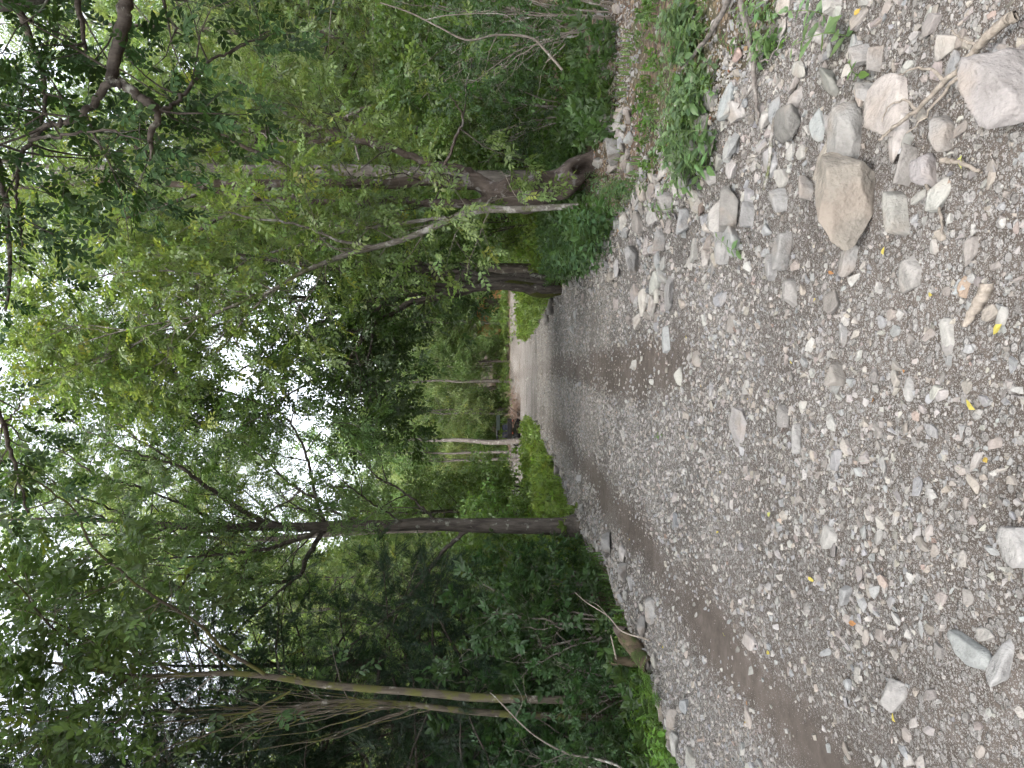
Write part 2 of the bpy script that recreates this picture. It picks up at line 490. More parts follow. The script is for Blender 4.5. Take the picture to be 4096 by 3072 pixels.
def stone_shape(sub, seed, n_planes=11, sharp=14.0, rough=0.03, aspect=(1, 1, 0.5), slab=False):
    """a stone cut by random planes, edges worn; unit half-extents scaled by aspect"""
    g = np.random.default_rng(seed)
    d, f = ICO[sub]
    n = g.normal(0, 1, (n_planes, 3))
    if slab: n[:, 2] *= 0.35              # mostly upright side faces between two bedding planes
    n /= np.linalg.norm(n, axis=1)[:, None]
    n = np.concatenate([n, [[0, 0, 1], [0, 0, -1]]])
    n[-2] += g.normal(0, 0.12, 3); n[-2] /= np.linalg.norm(n[-2])
    off = np.concatenate([g.uniform(0.60, 0.95, n_planes), [0.55, 0.55] if slab else [0.72, 0.7]])
    dot = np.maximum(d @ n.T, 1e-3) / off[None, :]
    rad = 1.0 / (np.sum(dot ** sharp, axis=1) ** (1.0 / sharp))
    rad = np.minimum(rad, 1.35)
    v = d * rad[:, None]
    if rough > 0:
        k = g.normal(0, 3.2, (10, 3)); ph = g.uniform(0, 6.28, 10)
        nz = np.sin(v @ k.T + ph).mean(1) + 0.5 * np.sin(v @ (k * 2.7).T + ph * 2).mean(1) + (0.35 * np.sin(v @ (k * 6.1).T + ph * 3).mean(1) if sub > 3 else 0)
        v = v * (1 + rough * 2.2 * nz)[:, None]
    ext = (v.max(0) - v.min(0)) / 2
    v = (v - (v.max(0) + v.min(0)) / 2) / ext
    return v * np.array(aspect), f

PAL = 0.69 * np.array([1.0, 0.99, 0.965]) * np.array([(0.40, 0.385, 0.37), (0.35, 0.34, 0.33), (0.31, 0.315, 0.325), (0.42, 0.40, 0.375), (0.37, 0.335, 0.30),
                (0.26, 0.245, 0.235), (0.35, 0.32, 0.305), (0.41, 0.40, 0.385), (0.29, 0.27, 0.25), (0.33, 0.335, 0.34)])
def pal(n, g=rng):
    c = PAL[g.integers(0, len(PAL), n)] * g.uniform(0.80, 1.04, (n, 1)) * g.normal(1, 0.014, (n, 3))
    red = g.random(n) < 0.012
    c[red] = c[red] * np.array([0.95, 0.80, 0.74])
    return c

# named stones: photo box (ix0, ix1, iy0, iy1), thickness m, colour, tilt (deg about x, y), yaw deg, label
NAMED = [
    ('boulder', 3290, 3520, 590, 985, 0.27, (0.33, 0.285, 0.225), (-14, 10), -8, 'big brown angular boulder, largest on the gravel berm', 21),
    ('flat_rock', 3290, 3455, 385, 640, 0.11, (0.36, 0.345, 0.32), (-16, -6), 6, 'smooth grey slab leaning behind the big brown boulder', 22),
    ('flat_rock', 3270, 3370, 500, 720, 0.08, (0.40, 0.365, 0.29), (-10, 12), -20, 'tan flat slab tucked under the grey slab by the boulder', 23),
    ('flat_rock', 3850, 4180, 150, 500, 0.20, (0.36, 0.325, 0.31), (-6, 4), 18, 'huge pinkish grey slab in the corner beside the pale branch', 24),
    ('stone', 3540, 3640, 745, 940, 0.09, (0.36, 0.345, 0.30), (-8, 5), 12, 'lens shaped pale stone just in front of the brown boulder', 25),
    ('stone', 3555, 3690, 1015, 1160, 0.05, (0.37, 0.345, 0.315), (0, 0), 14, 'squarish flat grey stone near the driftwood chunk', 26),
    ('stone', 3290, 3385, 1452, 1550, 0.09, (0.36, 0.32, 0.275), (0, 0), 30, 'rounded brownish cobble alone in the middle of the road', 27),
    ('flat_rock', 3960, 4150, 2120, 2290, 0.06, (0.43, 0.41, 0.39), (0, 0), 10, 'pale blocky slab at the very bottom of the road, notched corner', 28),
    ('flat_rock', 3925, 4060, 2540, 2770, 0.06, (0.42, 0.41, 0.40), (0, 0), -14, 'long pale oval slab lying flat on the near road', 29),
    ('stone', 3515, 3625, 2715, 2880, 0.06, (0.37, 0.35, 0.33), (6, 0), -24, 'cracked oval stone pair piece on the near road by the rut', 30),
    ('stone', 3346, 3410, 2335, 2430, 0.05, (0.36, 0.36, 0.355), (4, 0), -20, 'blue grey pointed cobble in the left half of the road', 31),
    ('stone', 3268, 3352, 2105, 2208, 0.05, (0.44, 0.42, 0.385), (0, 0), 8, 'cream heart shaped flat stone between the wheel ruts', 32),
    ('stone', 3152, 3212, 1690, 1820, 0.06, (0.38, 0.365, 0.345), (6, 0), -6, 'thick pale flat stone standing proud in the road centre', 33),
    ('stone', 3100, 3162, 1610, 1722, 0.05, (0.30, 0.275, 0.255), (8, 0), 16, 'brown grey flat stone behind the thick pale one', 34),
    ('stone', 2910, 2985, 1625, 1805, 0.04, (0.37, 0.34, 0.325), (5, 0), -10, 'long pinkish sliver of slate in the road centre', 35),
    ('flat_rock', 2868, 2960, 730, 915, 0.12, (0.27, 0.25, 0.225), (-24, 6), -6, 'dark weathered slab tilted in the berm below the nettles', 36),
    ('stone', 2850, 2925, 905, 1050, 0.09, (0.37, 0.355, 0.335), (-18, 0), 10, 'pale wedge stone next to the dark tilted berm slab', 37),
    ('stone', 3075, 3168, 915, 1075, 0.07, (0.34, 0.325, 0.305), (-10, 0), -16, 'flat grey stone near the green sprig on the berm', 38),
    ('stone', 3128, 3195, 1105, 1228, 0.06, (0.33, 0.305, 0.28), (-8, 0), 22, 'brownish grey faceted stone by the right wheel track', 39),
    ('stone', 3280, 3370, 1148, 1252, 0.04, (0.29, 0.255, 0.225), (0, 0), -8, 'brown flat stone with a yellow leaf lying on it', 40),
    ('stone', 3345, 3395, 1290, 1378, 0.04, (0.37, 0.36, 0.345), (0, 0), 6, 'grey rectangular stone left of the brown flat one', 41),
    ('stone', 3447, 3515, 300, 425, 0.09, (0.31, 0.30, 0.285), (-10, 6), 28, 'dark grey tapered stone beside the clover tuft', 42),
    ('stone', 3425, 3490, 160, 265, 0.09, (0.36, 0.345, 0.33), (-12, 0), 30, 'pale upright stone at the foot of the leafy sprig', 43),
    ('stone', 3485, 3535, 178, 282, 0.07, (0.35, 0.32, 0.29), (-8, 0), -14, 'slim tan stone alongside the pale upright one', 44),
    ('stone', 3635, 3760, 590, 745, 0.07, (0.38, 0.34, 0.335), (-4, 0), 18, 'pinkish rounded flat stone below the pale branch fork', 45),
    ('stone', 3585, 3665, 565, 740, 0.07, (0.33, 0.30, 0.27), (-8, 0), -24, 'elongated brown grey stone in front of the boulder gap', 46),
    ('flat_rock', 3705, 3825, 430, 595, 0.07, (0.35, 0.345, 0.335), (-5, 0), 25, 'grey slab half under the pale forked branch', 47),
    ('stone', 3360, 3430, 960, 1110, 0.06, (0.38, 0.365, 0.345), (-8, 0), -30, 'pale pointed stone at the tip of the brown boulder', 48),
    ('stone', 2960, 3020, 800, 905, 0.08, (0.33, 0.32, 0.31), (-16, 0), -12, 'grey block wedged in the berm among roots', 49),
    ('stone', 3080, 3150, 730, 850, 0.08, (0.36, 0.35, 0.335), (-15, 0), 22, 'pale angular block on the berm crest', 50),
    ('stone', 3190, 3260, 690, 800, 0.07, (0.33, 0.31, 0.29), (-12, 0), -8, 'brown grey block above the tan slab on the berm', 51),
    ('stone', 3050, 3110, 1000, 1120, 0.05, (0.38, 0.365, 0.35), (-8, 0), 12, 'pale flat stone at the foot of the berm', 52),
    ('flat_rock', 2568, 2622, 2405, 2512, 0.09, (0.37, 0.36, 0.345), (-6, 0), 10, 'long pale slab on the road edge before the mossy log', 53),
    ('stone', 2545, 2590, 2480, 2560, 0.08, (0.31, 0.29, 0.275), (-14, 0), -8, 'grey stone leaning against the mossy log', 54),
    ('stone', 2405, 2450, 2140, 2225, 0.10, (0.33, 0.32, 0.31), (-12, 0), 12, 'grey slab on the verge near the big dark trunk', 55),
    ('stone', 2468, 2512, 2255, 2330, 0.09, (0.35, 0.335, 0.32), (-10, 0), -12, 'pale slab on the verge between dark trunk and log', 56),
    ('flat_rock', 2370, 2440, 415, 560, 0.30, (0.38, 0.36, 0.335), (-18, 0), 14, 'large pale rock topping the stone heap on the dirt bank', 57),
    ('stone', 2425, 2480, 545, 650, 0.18, (0.35, 0.335, 0.315), (-10, 0), -10, 'grey rock on the stone heap beside the hollow tree', 58),
    ('stone', 2398, 2428, 10, 75, 0.16, (0.37, 0.355, 0.335), (0, 0), 5, 'rounded pale rock at the top edge of the dirt bank', 59),
    ('stone', 2370, 2400, 620, 665, 0.12, (0.40, 0.39, 0.37), (0, 0), 20, 'small white rock at the foot of the hollow tree', 60),
    ('stone', 2625, 2690, 750, 850, 0.12, (0.36, 0.335, 0.31), (-14, 0), 8, 'cream stone at the nettle patch corner on the berm', 61),
    ('stone', 2610, 2660, 900, 1000, 0.10, (0.30, 0.285, 0.27), (-14, 0), -16, 'grey slab among the berm stones near the dark nettles', 62),
    ('stone', 2640, 2700, 1080, 1230, 0.05, (0.34, 0.325, 0.31), (-4, 0), 10, 'long flat slate at the berm foot on the road', 63),
    ('stone', 2500, 2560, 960, 1080, 0.12, (0.34, 0.325, 0.31), (-14, 0), 16, 'bulky grey berm stone below the dark nettles', 64),
]
keep_out = []
named_objs = {}
for nm, x0, x1, y0, y1, th, c, tilt, yaw, label, sd_ in NAMED:
    base = ground(x1, (y0 + y1) / 2)
    Yc = base[1]
    hw = (y1 - y0) / 2 / FPX * Yc
    # image extent across the depth direction = depth foreshortened + thickness
    ext = (x1 - x0) / FPX * Yc
    slope = CAM_Z / Yc
    hd = max((ext - th * 0.75) / slope / 2, hw * 0.35)
    hd = min(hd, hw * 1.6)
    big = hw > 0.12
    if nm == 'boulder': hd = hw * 0.5
    v, f = stone_shape(6 if nm == 'boulder' else (5 if big else 4), sd_, 9 if nm != 'boulder' else 12, 110 if nm != 'boulder' else 70, 0.032, (hw, hd, th * 0.62), slab=(nm == 'flat_rock' or sd_ % 3 != 0))
    if nm == 'boulder':                    # thick at one end, running out to a blunt point
        k_ = 0.74 + 0.30 * v[:, 0] / hw
        v[:, 1] *= k_; v[:, 2] *= k_
    a, b_ = R(tilt[0]), R(tilt[1])
    me = mesh_np(nm, v, f, M_STONE, smooth=True)
    cx, cyy = base[0], Yc + hd * 0.8
    o = obj(nm, me, None, (cx, cyy, float(H(cx, cyy)) + th * 0.34 + hd * abs(math.sin(a)) * 0.35))
    o.rotation_euler = (a, b_, R(yaw))
    gy_ = sum(c) / 3
    o.color = tuple(0.56 * (0.65 * q + 0.35 * gy_) for q in c) + (1,)
    tag(o, label, 'stone')
    keep_out.append((cx, cyy, max(hw, hd)))
    named_objs[label] = o
KO = np.array(keep_out)

# all the other stones and the gravel, in size layers
def scatter(n_per_m2, y0, y1, rmin, rmax, g, xpad=0.6, kind='road'):
    n = int(n_per_m2 * (y1 - y0) * (0.60 * (y0 + y1) + 2 * xpad))
    yy = np.sqrt(g.uniform(y0 ** 2, y1 ** 2, n))
    xx = g.uniform(-1, 1, n) * (0.60 * yy + xpad)
    rr = rmin * (rmax / rmin) ** (g.random(n) ** 1.6)
    return xx, yy, rr

gs = np.random.default_rng(5)
LAYERS = [(13, 1.8, 24, 0.070, 0.125), (42, 1.5, 48, 0.032, 0.080), (235, 1.4, 30, 0.017, 0.034), (560, 1.4, 11.5, 0.0095, 0.018), (900, 1.4, 5.6, 0.0055, 0.0095)]
SX, SY, SR = [], [], []
for dens, y0, y1, r0, r1 in LAYERS:
    x, y, r = scatter(dens, y0, y1, r0, r1, gs)
    e = inroad(x, y)
    rut = np.clip(np.exp(-((x - RUT_L(y) + 0.12 * wob(x, y, 1.6, 1)) / 0.33) ** 2) + 0.85 * np.exp(-((x - RUT_R(y)) / 0.36) ** 4) * sstep(4.5, 7, y), 0, 1)
    patch = 0.72 + 0.5 * wob(x, y, 0.9, 3)
    p_in = np.where(e > -0.25, 1.0, np.exp(-np.maximum(-e - 0.25, 0) / 0.35))
    edge = np.exp(-(e / 0.35) ** 2)
    dirt = np.exp(-(((x - 5.0) / 2.2) ** 2 + ((y - 9.3) / 1.6) ** 2))            # stony dirt bank beyond the nettles
    dirt2 = sstep(1.6, 2.0, x) * (1 - sstep(4.6, 5.6, y)) * 0.4
    pr = p_in * np.clip(patch, 0.3, 1.2) * (1 - 0.95 * rut)
    berm_ = sstep(0.55, 1.15, x) * (1 - sstep(2.0, 2.3, x)) * (1 - sstep(8, 11, y))
    if r0 >= 0.07:
        pr = p_in * (0.85 * berm_ * sstep(2.2, 3.0, y) + 0.18 * edge * (y > 5.5) + 0.006)
    elif r0 >= 0.03:
        pr = pr * (0.03 + 0.55 * edge * (0.45 + 0.55 * (y < 22)) + 0.85 * sstep(0.3, 1.0, x) * (1 - sstep(6.5, 9, y)) + 0.07 * (x > -0.4) * (x < 0.6)) + 0.22 * dirt
    elif r0 >= 0.018:
        pr = pr * (0.50 + 0.3 * edge + 0.6 * sstep(0.1, 0.9, x) * (1 - sstep(6, 9, y))) + 0.22 * dirt
    else:
        pr = pr + 0.45 * dirt
    pr = np.maximum(pr, dirt2 * 0.35)
    pr = np.where((x < road_l(y) - 0.35), pr * 0.25, pr)
    k = gs.random(len(x)) < pr
    x, y, r = x[k], y[k], r[k]
    d = np.min(np.hypot(x[:, None] - KO[None, :, 0], y[:, None] - KO[None, :, 1]) - KO[None, :, 2] * 0.8 - r[:, None] * 0.4, axis=1)
    k = d > 0
    SX.append(x[k]); SY.append(y[k]); SR.append(r[k])
SX, SY, SR = np.concatenate(SX), np.concatenate(SY), np.concatenate(SR)
app = SR / SY
inview = (np.abs(SX) < 0.563 * SY) & (SY > 2.15)
order = np.argsort(-np.where(inview, app, 0))
big_idx = order[:280]
rest = np.ones(len(SX), bool); rest[big_idx] = False
protos = []
for i in range(22):
    g = np.random.default_rng(300 + i)
    asp = (1.0, g.uniform(0.5, 0.95), g.uniform(0.22, 0.5))
    v, f = stone_shape(4, 300 + i, 8, 100, 0.022, asp, slab=i % 4 != 3)
    protos.append(mesh_np('stone', v, f, M_STONE, smooth=True))
bc = pal(len(big_idx), gs)
for j, i in enumerate(big_idx):
    x, y, r = SX[i], SY[i], SR[i]
    me = protos[j % len(protos)]
    o = obj('stone', me, road, (x, y, float(H(x, y)) + r * gs.uniform(0.12, 0.30) + 0.004))
    o.scale = (r * gs.uniform(1.0, 1.45), r * gs.uniform(0.9, 1.2), r * gs.uniform(0.8, 1.2))
    ed = abs(float(inroad(x, y))) < 0.5
    o.rotation_euler = (gs.normal(0, 0.22 if ed else 0.09), gs.normal(0, 0.2 if ed else 0.08), gs.uniform(0, 6.28))
    o.color = (*bc[j], 1)

def chip_shape(seed):
    """angular flat stone chip: a jittered polygon prism without its hidden underside"""
    g = np.random.default_rng(seed)
    k = int(g.integers(4, 7))
    a = np.sort(g.uniform(0, 6.28, k) * 0.35 + np.linspace(0, 6.28, k, endpoint=False) * 0.9)
    r1 = g.uniform(0.75, 1.05, k); r0 = r1 * g.uniform(0.95, 1.2, k)
    e = g.uniform(0.5, 0.95); hz = g.uniform(0.18, 0.42)
    top = np.stack([np.cos(a) * r1 * 0.86, np.sin(a) * r1 * e * 0.86, hz + g.normal(0, 0.07, k)], -1)
    bot = np.stack([np.cos(a) * r0, np.sin(a) * r0 * e, np.full(k, -hz)], -1)
    v = np.concatenate([top, bot])
    f = [(0, i, i + 1) for i in range(1, k - 1)]
    for i in range(k):
        j = (i + 1) % k
        f += [(i, k + i, k + j), (i, k + j, j)]
    return v, np.array(f)

def stone_cloud(x, y, r, g, sub=1, n_proto=40, lift=0.18):
    """thousands of small stones in one mesh"""
    geo = Geo()
    which = g.integers(0, n_proto, len(x))
    zz = H(x, y) + r * g.uniform(0.02, lift * 2, len(x)) + 0.006
    cc = pal(len(x), g)
    for k in range(n_proto):
        s = np.where(which == k)[0]
        if len(s) == 0: continue
        gg = np.random.default_rng(700 + k)
        if k % 5 == 4: v, f = stone_shape(sub, 700 + k, 8, 30, 0.0, (1.0, gg.uniform(0.5, 0.95), gg.uniform(0.3, 0.6)))
        else: v, f = chip_shape(700 + k)
        n = len(s)
        sc = r[s][:, None] * g.uniform(0.85, 1.3, (n, 3))
        a = g.uniform(0, 6.28, n); ca, sa = np.cos(a), np.sin(a)
        tx, ty = g.normal(0, 0.22, n), g.normal(0, 0.22, n)
        P = v[None] * sc[:, None, :]
        px = P[..., 0] * ca[:, None] - P[..., 1] * sa[:, None]
        py = P[..., 0] * sa[:, None] + P[..., 1] * ca[:, None]
        pz = P[..., 2] + px * tx[:, None] + py * ty[:, None]
        V = np.stack([px + x[s][:, None], py + y[s][:, None], pz + zz[s][:, None]], -1)
        F = f[None] + (np.arange(n) * len(v))[:, None, None]
        C = np.repeat(cc[s], len(v), 0)
        geo.add(V.reshape(-1, 3), F.reshape(-1, 3), C)
    return geo
gg_ = stone_cloud(SX[rest], SY[rest], SR[rest], gs)
gravel = obj('gravel', gg_.mesh('gravel', M_GRAVEL))
tag(gravel, 'loose grey gravel covering the road and its stony edges', 'gravel', kind='stuff')

# ------------------------------------------------------------------ tree building
UP = np.array([0, 0, 1.0])
def nrm(v):
    v = np.asarray(v, float)
    return v / np.maximum(np.linalg.norm(v, axis=-1, keepdims=True), 1e-9)

def catmull(P, n):
    P = np.asarray(P, float)
    Q = np.concatenate([[2 * P[0] - P[1]], P, [2 * P[-1] - P[-2]]])
    tt = np.linspace(0, len(P) - 1 - 1e-6, n)
    out = []
    for t_ in tt:
        i = int(t_); u = t_ - i
        a, b, c, d = Q[i], Q[i + 1], Q[i + 2], Q[i + 3]
        out.append(0.5 * (2 * b + (c - a) * u + (2 * a - 5 * b + 4 * c - d) * u * u + (3 * b - a - 3 * c + d) * u ** 3))
    return np.array(out)

def tube_batch(P, Rr, sides, geo, color=(1, 1, 1), lump=0.0, seed=0):
    """P (n,m,3), Rr (n,m)"""
    n, m_, _ = P.shape
    T = nrm(np.gradient(P, axis=1))
    mean = nrm(P[:, -1] - P[:, 0])
    ref = np.where(np.abs(mean[:, 2:3]) > 0.7, np.array([[1.0, 0.2, 0]]), np.array([[0.1, 0.2, 1.0]]))
    A = nrm(np.cross(T, ref[:, None, :]))
    B = np.cross(T, A)
    th = np.linspace(0, 2 * math.pi, sides, endpoint=False)
    rad = np.repeat(Rr[:, :, None], sides, 2)
    if lump > 0:
        g = np.random.default_rng(seed)
        s = np.arange(m_)[None, :, None]
        for k in range(5):
            rad = rad * (1 + lump * np.sin(th[None, None, :] * (k + 1) + s * g.uniform(0.08, 0.6) + g.uniform(0, 6.28)) / (0.7 + 0.5 * k))
    V = P[:, :, None, :] + A[:, :, None, :] * (np.cos(th)[None, None, :, None] * rad[..., None]) + B[:, :, None, :] * (np.sin(th)[None, None, :, None] * rad[..., None])
    i = np.arange(m_ - 1)[:, None] * sides + np.arange(sides)[None, :]
    j = np.arange(m_ - 1)[:, None] * sides + (np.arange(sides)[None, :] + 1) % sides
    q = np.stack([i, j, j + sides, i, j + sides, i + sides], -1).reshape(-1, 3)
    F = q[None] + (np.arange(n) * m_ * sides)[:, None, None]
    geo.add(V.reshape(-1, 3), F.reshape(-1, 3), color)

# leaf and spray shapes --------------------------------------------------
def leaf_shape(hi, w):
    if hi:      # folded ovate leaf, 6 triangles
        v = np.array([(0, 0, 0), (0.28, 0.42 * w, 0.03), (0.62, 0.40 * w, 0.02), (1, 0, -0.06), (0.62, -0.40 * w, 0.02), (0.28, -0.42 * w, 0.03), (0.45, 0, -0.035)])
        f = [(0, 6, 1), (1, 6, 2), (2, 6, 3), (3, 6, 4), (4, 6, 5), (5, 6, 0)]
    else:
        v = np.array([(0, 0, 0), (0.45, 0.5 * w, 0.05), (1, 0, -0.03), (0.45, -0.5 * w, 0.05)])
        f = [(0, 2, 1), (0, 3, 2)]
    return v, np.array(f)

def rot_to(x, z):
    x = nrm(x); y = nrm(np.cross(z, x)); z = np.cross(x, y)
    return np.stack([x, y, z], -1)      # columns

def make_spray(kind, seed, hi=False):
    g = np.random.default_rng(seed)
    V, F, J, n = [], [], [], 0
    def put(pos, dirn, size, w, up=UP):
        nonlocal n
        lv, lf = leaf_shape(hi, w)
        M = rot_to(dirn, nrm(np.asarray(up) + g.normal(0, 0.25, 3)))
        v = (lv * size) @ M.T + pos
        V.append(v); F.append(lf + n); J.append(np.full(len(v), g.uniform(0.72, 1.28))); n += len(v)
    if kind == 'pinnate':
        npair = g.integers(4, 6)
        for i in range(npair):
            s = 0.22 + 0.72 * i / npair
            p = np.array([s, 0, -0.10 * s * s])
            for sg in (-1, 1):
                put(p, (0.55, sg * 0.85, -0.18 + g.normal(0, 0.12)), g.uniform(0.30, 0.38) * (1 - 0.25 * abs(s - 0.6)), 0.34)
        put(np.array([0.95, 0, -0.1]), (1, 0, -0.25), 0.36, 0.34)
    elif kind == 'alternate':
        nl = 8
        for i in range(nl):
            s = 0.1 + 0.85 * i / nl
            sg = 1 if i % 2 else -1
            p = np.array([s, 0, -0.08 * s * s + g.normal(0, 0.02)])
            put(p, (0.6, sg * g.uniform(0.5, 1.0), g.normal(-0.2, 0.25)), g.uniform(0.26, 0.38), g.uniform(0.48, 0.6))
        put(np.array([0.95, 0, -0.08]), (1, g.normal(0, 0.2), -0.2), 0.34, 0.5)
    elif kind == 'whorl':
        for i in range(6):
            a = i * 1.1 + g.uniform(0, 0.6)
            put(np.array([0.75, 0, 0]), (0.6, math.cos(a), math.sin(a) * 0.5 - 0.1), g.uniform(0.4, 0.6), 0.52)
        for i in range(4):
            put(np.array([0.15 + 0.15 * i, 0, 0]), (0.4, (-1) ** i, g.normal(-0.1, 0.2)), g.uniform(0.32, 0.46), 0.52)
    elif kind == 'clump':
        for i in range(11):
            p = g.normal(0, 0.32, 3) * np.array([1.2, 1, 0.7]) + np.array([0.45, 0, 0])
            put(p, g.normal(0, 1, 3) * np.array([1, 1, 0.5]) + np.array([0.3, 0, -0.35]), g.uniform(0.24, 0.42), g.uniform(0.5, 0.75), UP + g.normal(0, 0.5, 3))
    elif kind == 'needle':
        for i in range(14):
            s = i / 14
            for sg in (-1, 1):
                put(np.array([s, 0, -0.12 * s * s]), (0.6, sg, g.normal(-0.1, 0.1)), 0.24 * (1.1 - 0.6 * s), 0.22)
    return np.concatenate(V), np.concatenate(F), np.concatenate(J)

SPRAYS = {}
def sprays(kind, hi):
    if (kind, hi) not in SPRAYS:
        SPRAYS[(kind, hi)] = [make_spray(kind, 40 + i, hi) for i in range(6)]
    return SPRAYS[(kind, hi)]

def place_sprays(geo, tmpl, P, D, S, C, g, up_noise=0.6, droop=0.25):
    n = len(P)
    if n == 0: return
    D = nrm(D + g.normal(0, 0.25, (n, 3)) - np.array([0, 0, droop]))
    Zv = nrm(np.array([0, 0, 1.0]) + g.normal(0, up_noise, (n, 3)))
    Yv = nrm(np.cross(Zv, D)); Zv = np.cross(D, Yv)
    M = np.stack([D, Yv, Zv], -1)
    which = g.integers(0, len(tmpl), n)
    for k, (v, f, jit) in enumerate(tmpl):
        s = np.where(which == k)[0]
        if len(s) == 0: continue
        V = np.einsum('nij,vj->nvi', M[s], v) * S[s][:, None, None] + P[s][:, None, :]
        F = f[None] + (np.arange(len(s)) * len(v))[:, None, None]
        # leaf to leaf colour: value and a little towards yellow
        Cc = C[s][:, None, :] * jit[None, :, None]
        geo.add(V.reshape(-1, 3), F.reshape(-1, 3), Cc.reshape(-1, 3))

class Tree:
    def __init__(self, base, seed):
        self.base = np.asarray(base, float)
        self.g = np.random.default_rng(seed)
        self.main = []            # (P, R, role)
        self.sub = {}             # (m, sides) -> list of (P, R)
        self.anch_p, self.anch_d = [], []
        self.seed = seed
    def stem(self, pts, radii, role='limb', n=None, jitter=0.0):
        n = n or max(8, 5 * len(pts))
        P = catmull(pts, n)
        P[1:] += self.g.normal(0, 1, P[1:].shape) * jitter
        Rr = np.interp(np.linspace(0, 1, n), np.linspace(0, 1, len(radii)), radii)
        self.main.append((P, Rr, role))
        return P, Rr
    def sprout(self, P, Rr, lv, i=0):
        g = self.g
        s = lv[i]
        m_ = len(P)
        L = float(np.sum(np.linalg.norm(np.diff(P, axis=0), axis=1)))
        n = s.get('n') or max(1, int(L * s['per'] * (s.get('t1', 1) - s.get('t0', 0))))
        t0, t1 = s.get('t0', 0.2), s.get('t1', 1.0)
        az0 = g.uniform(0, 6.28)
        side = s.get('side')
        for k in range(n):
            t_ = t0 + (t1 - t0) * (k + g.random()) / n
            x = t_ * (m_ - 1); i0 = min(int(x), m_ - 2); u = x - i0
            pos = P[i0] * (1 - u) + P[i0 + 1] * u
            rad = Rr[i0] * (1 - u) + Rr[i0 + 1] * u
            tan = P[i0 + 1] - P[i0]; tan = tan / (np.linalg.norm(tan) + 1e-9)
            ref = UP if abs(tan[2]) < 0.9 else np.array([1.0, 0, 0])
            a_ = np.cross(tan, ref); a_ /= np.linalg.norm(a_) + 1e-9
            b_ = np.cross(tan, a_)
            az = az0 + k * 2.4 + g.normal(0, 0.4)
            ang = R(s['ang']) * g.uniform(0.75, 1.25)
            d = tan * math.cos(ang) + (a_ * math.cos(az) + b_ * math.sin(az)) * math.sin(ang)
            if side is not None:
                d = d + np.asarray(side) * g.uniform(0.3, 1.0)
                d /= np.linalg.norm(d)
            ln = s['len'] * (1 - s.get('taper', 0.5) * t_) * g.uniform(0.65, 1.2)
            ns = s.get('seg', 4)
            pts = np.empty((ns + 1, 3)); pts[0] = pos
            nz = g.normal(0, s.get('wig', 0.18), (ns, 3)); nz[:, 2] += s.get('up', 0.05)
            for j in range(ns):
                d = d + nz[j]; d = d / math.sqrt(d[0] * d[0] + d[1] * d[1] + d[2] * d[2])
                pts[j + 1] = pts[j] + d * (ln / ns)
            r0 = min(rad * 0.75, s['rad'] * ln / s['len'])
            rr = r0 * (1 - 0.82 * np.linspace(0, 1, ns + 1))
            self.sub.setdefault((ns + 1, s.get('sides', 4)), []).append((pts, rr))
            if i + 1 < len(lv):
                self.sprout(pts, rr, lv, i + 1)
            else:
                na = s.get('anch', 3)
                for q in range(na):
                    v = 0.3 + 0.7 * (q + g.random()) / na
                    xi = v * ns; q0 = min(int(xi), ns - 1); u = xi - q0
                    self.anch_p.append(pts[q0] * (1 - u) + pts[q0 + 1] * u)
                    dd = pts[q0 + 1] - pts[q0]
                    self.anch_d.append(dd / (np.linalg.norm(dd) + 1e-9) + g.normal(0, 0.5, 3))
    def foliage(self, kind, size, color, hi=False, keep=1.0, var=0.16, yellow=0.0, droop=0.25):
        g = self.g
        P, D = np.array(self.anch_p), np.array(self.anch_d)
        if keep < 1:
            k = g.random(len(P)) < keep; P, D = P[k], D[k]
        n = len(P)
        S = size * g.uniform(0.75, 1.25, n)
        C = np.array(color)[None, :] * g.uniform(1 - var, 1 + var, (n, 1)) * g.normal(1, 0.05, (n, 3))
        if yellow > 0:
            yk = g.random(n) < yellow
            C[yk] = C[yk] * np.array([1.6, 1.3, 0.8])
        self.fol = (kind, hi, P, D, S, np.clip(C, 0.004, 0.6), droop)
    def build(self, name, bark, leafmat, twigmat=None, lump=0.06, sides=10, merge=None):
        root = empty(name, self.base)
        trunk = None
        if merge:                         # thin stems too small to tell apart: one part
            geo = Geo()
            for P, Rr, role in self.main: tube_batch((P - self.base)[None], Rr[None], 5, geo)
            obj(merge, geo.mesh(merge, bark, True), root)
            self.main = []
        for P, Rr, role in self.main:
            geo = Geo()
            tube_batch((P - self.base)[None], Rr[None], sides if role == 'trunk' else max(6, sides - 4), geo, lump=lump if role == 'trunk' else lump * 0.6, seed=self.seed)
            o = obj(role, geo.mesh(role, bark, True), root if role == 'trunk' or trunk is None else trunk)
            if role == 'trunk' and trunk is None: trunk = o
        if self.sub:
            geo = Geo()
            for (m_, sd_), L in self.sub.items():
                tube_batch(np.array([p for p, _ in L]) - self.base, np.array([r for _, r in L]), sd_, geo)
            obj('twigs', geo.mesh('twigs', twigmat or bark, True), root)['kind'] = 'stuff'
        if hasattr(self, 'fol'):
            kind, hi, P, D, S, C, droop = self.fol
            geo = Geo()
            place_sprays(geo, sprays(kind, hi), P - self.base, D, S, C, self.g, droop=droop)
            me = geo.mesh('crown', leafmat)
            if me: obj('crown', me, root)
        self.root = root
        return root

G_MID = (0.096, 0.158, 0.058)
G_YEL = (0.106, 0.164, 0.054)
G_BLUE = (0.055, 0.105, 0.044)
G_FRESH = (0.150, 0.212, 0.095)

def limb_px(pts, Y0, Y1):
    """photo pixels along a limb, distance going from Y0 at its root to Y1 at its tip"""
    k = len(pts)
    return [at(x, y, Y0 + (Y1 - Y0) * i / (k - 1)) for i, (x, y) in enumerate(pts)]

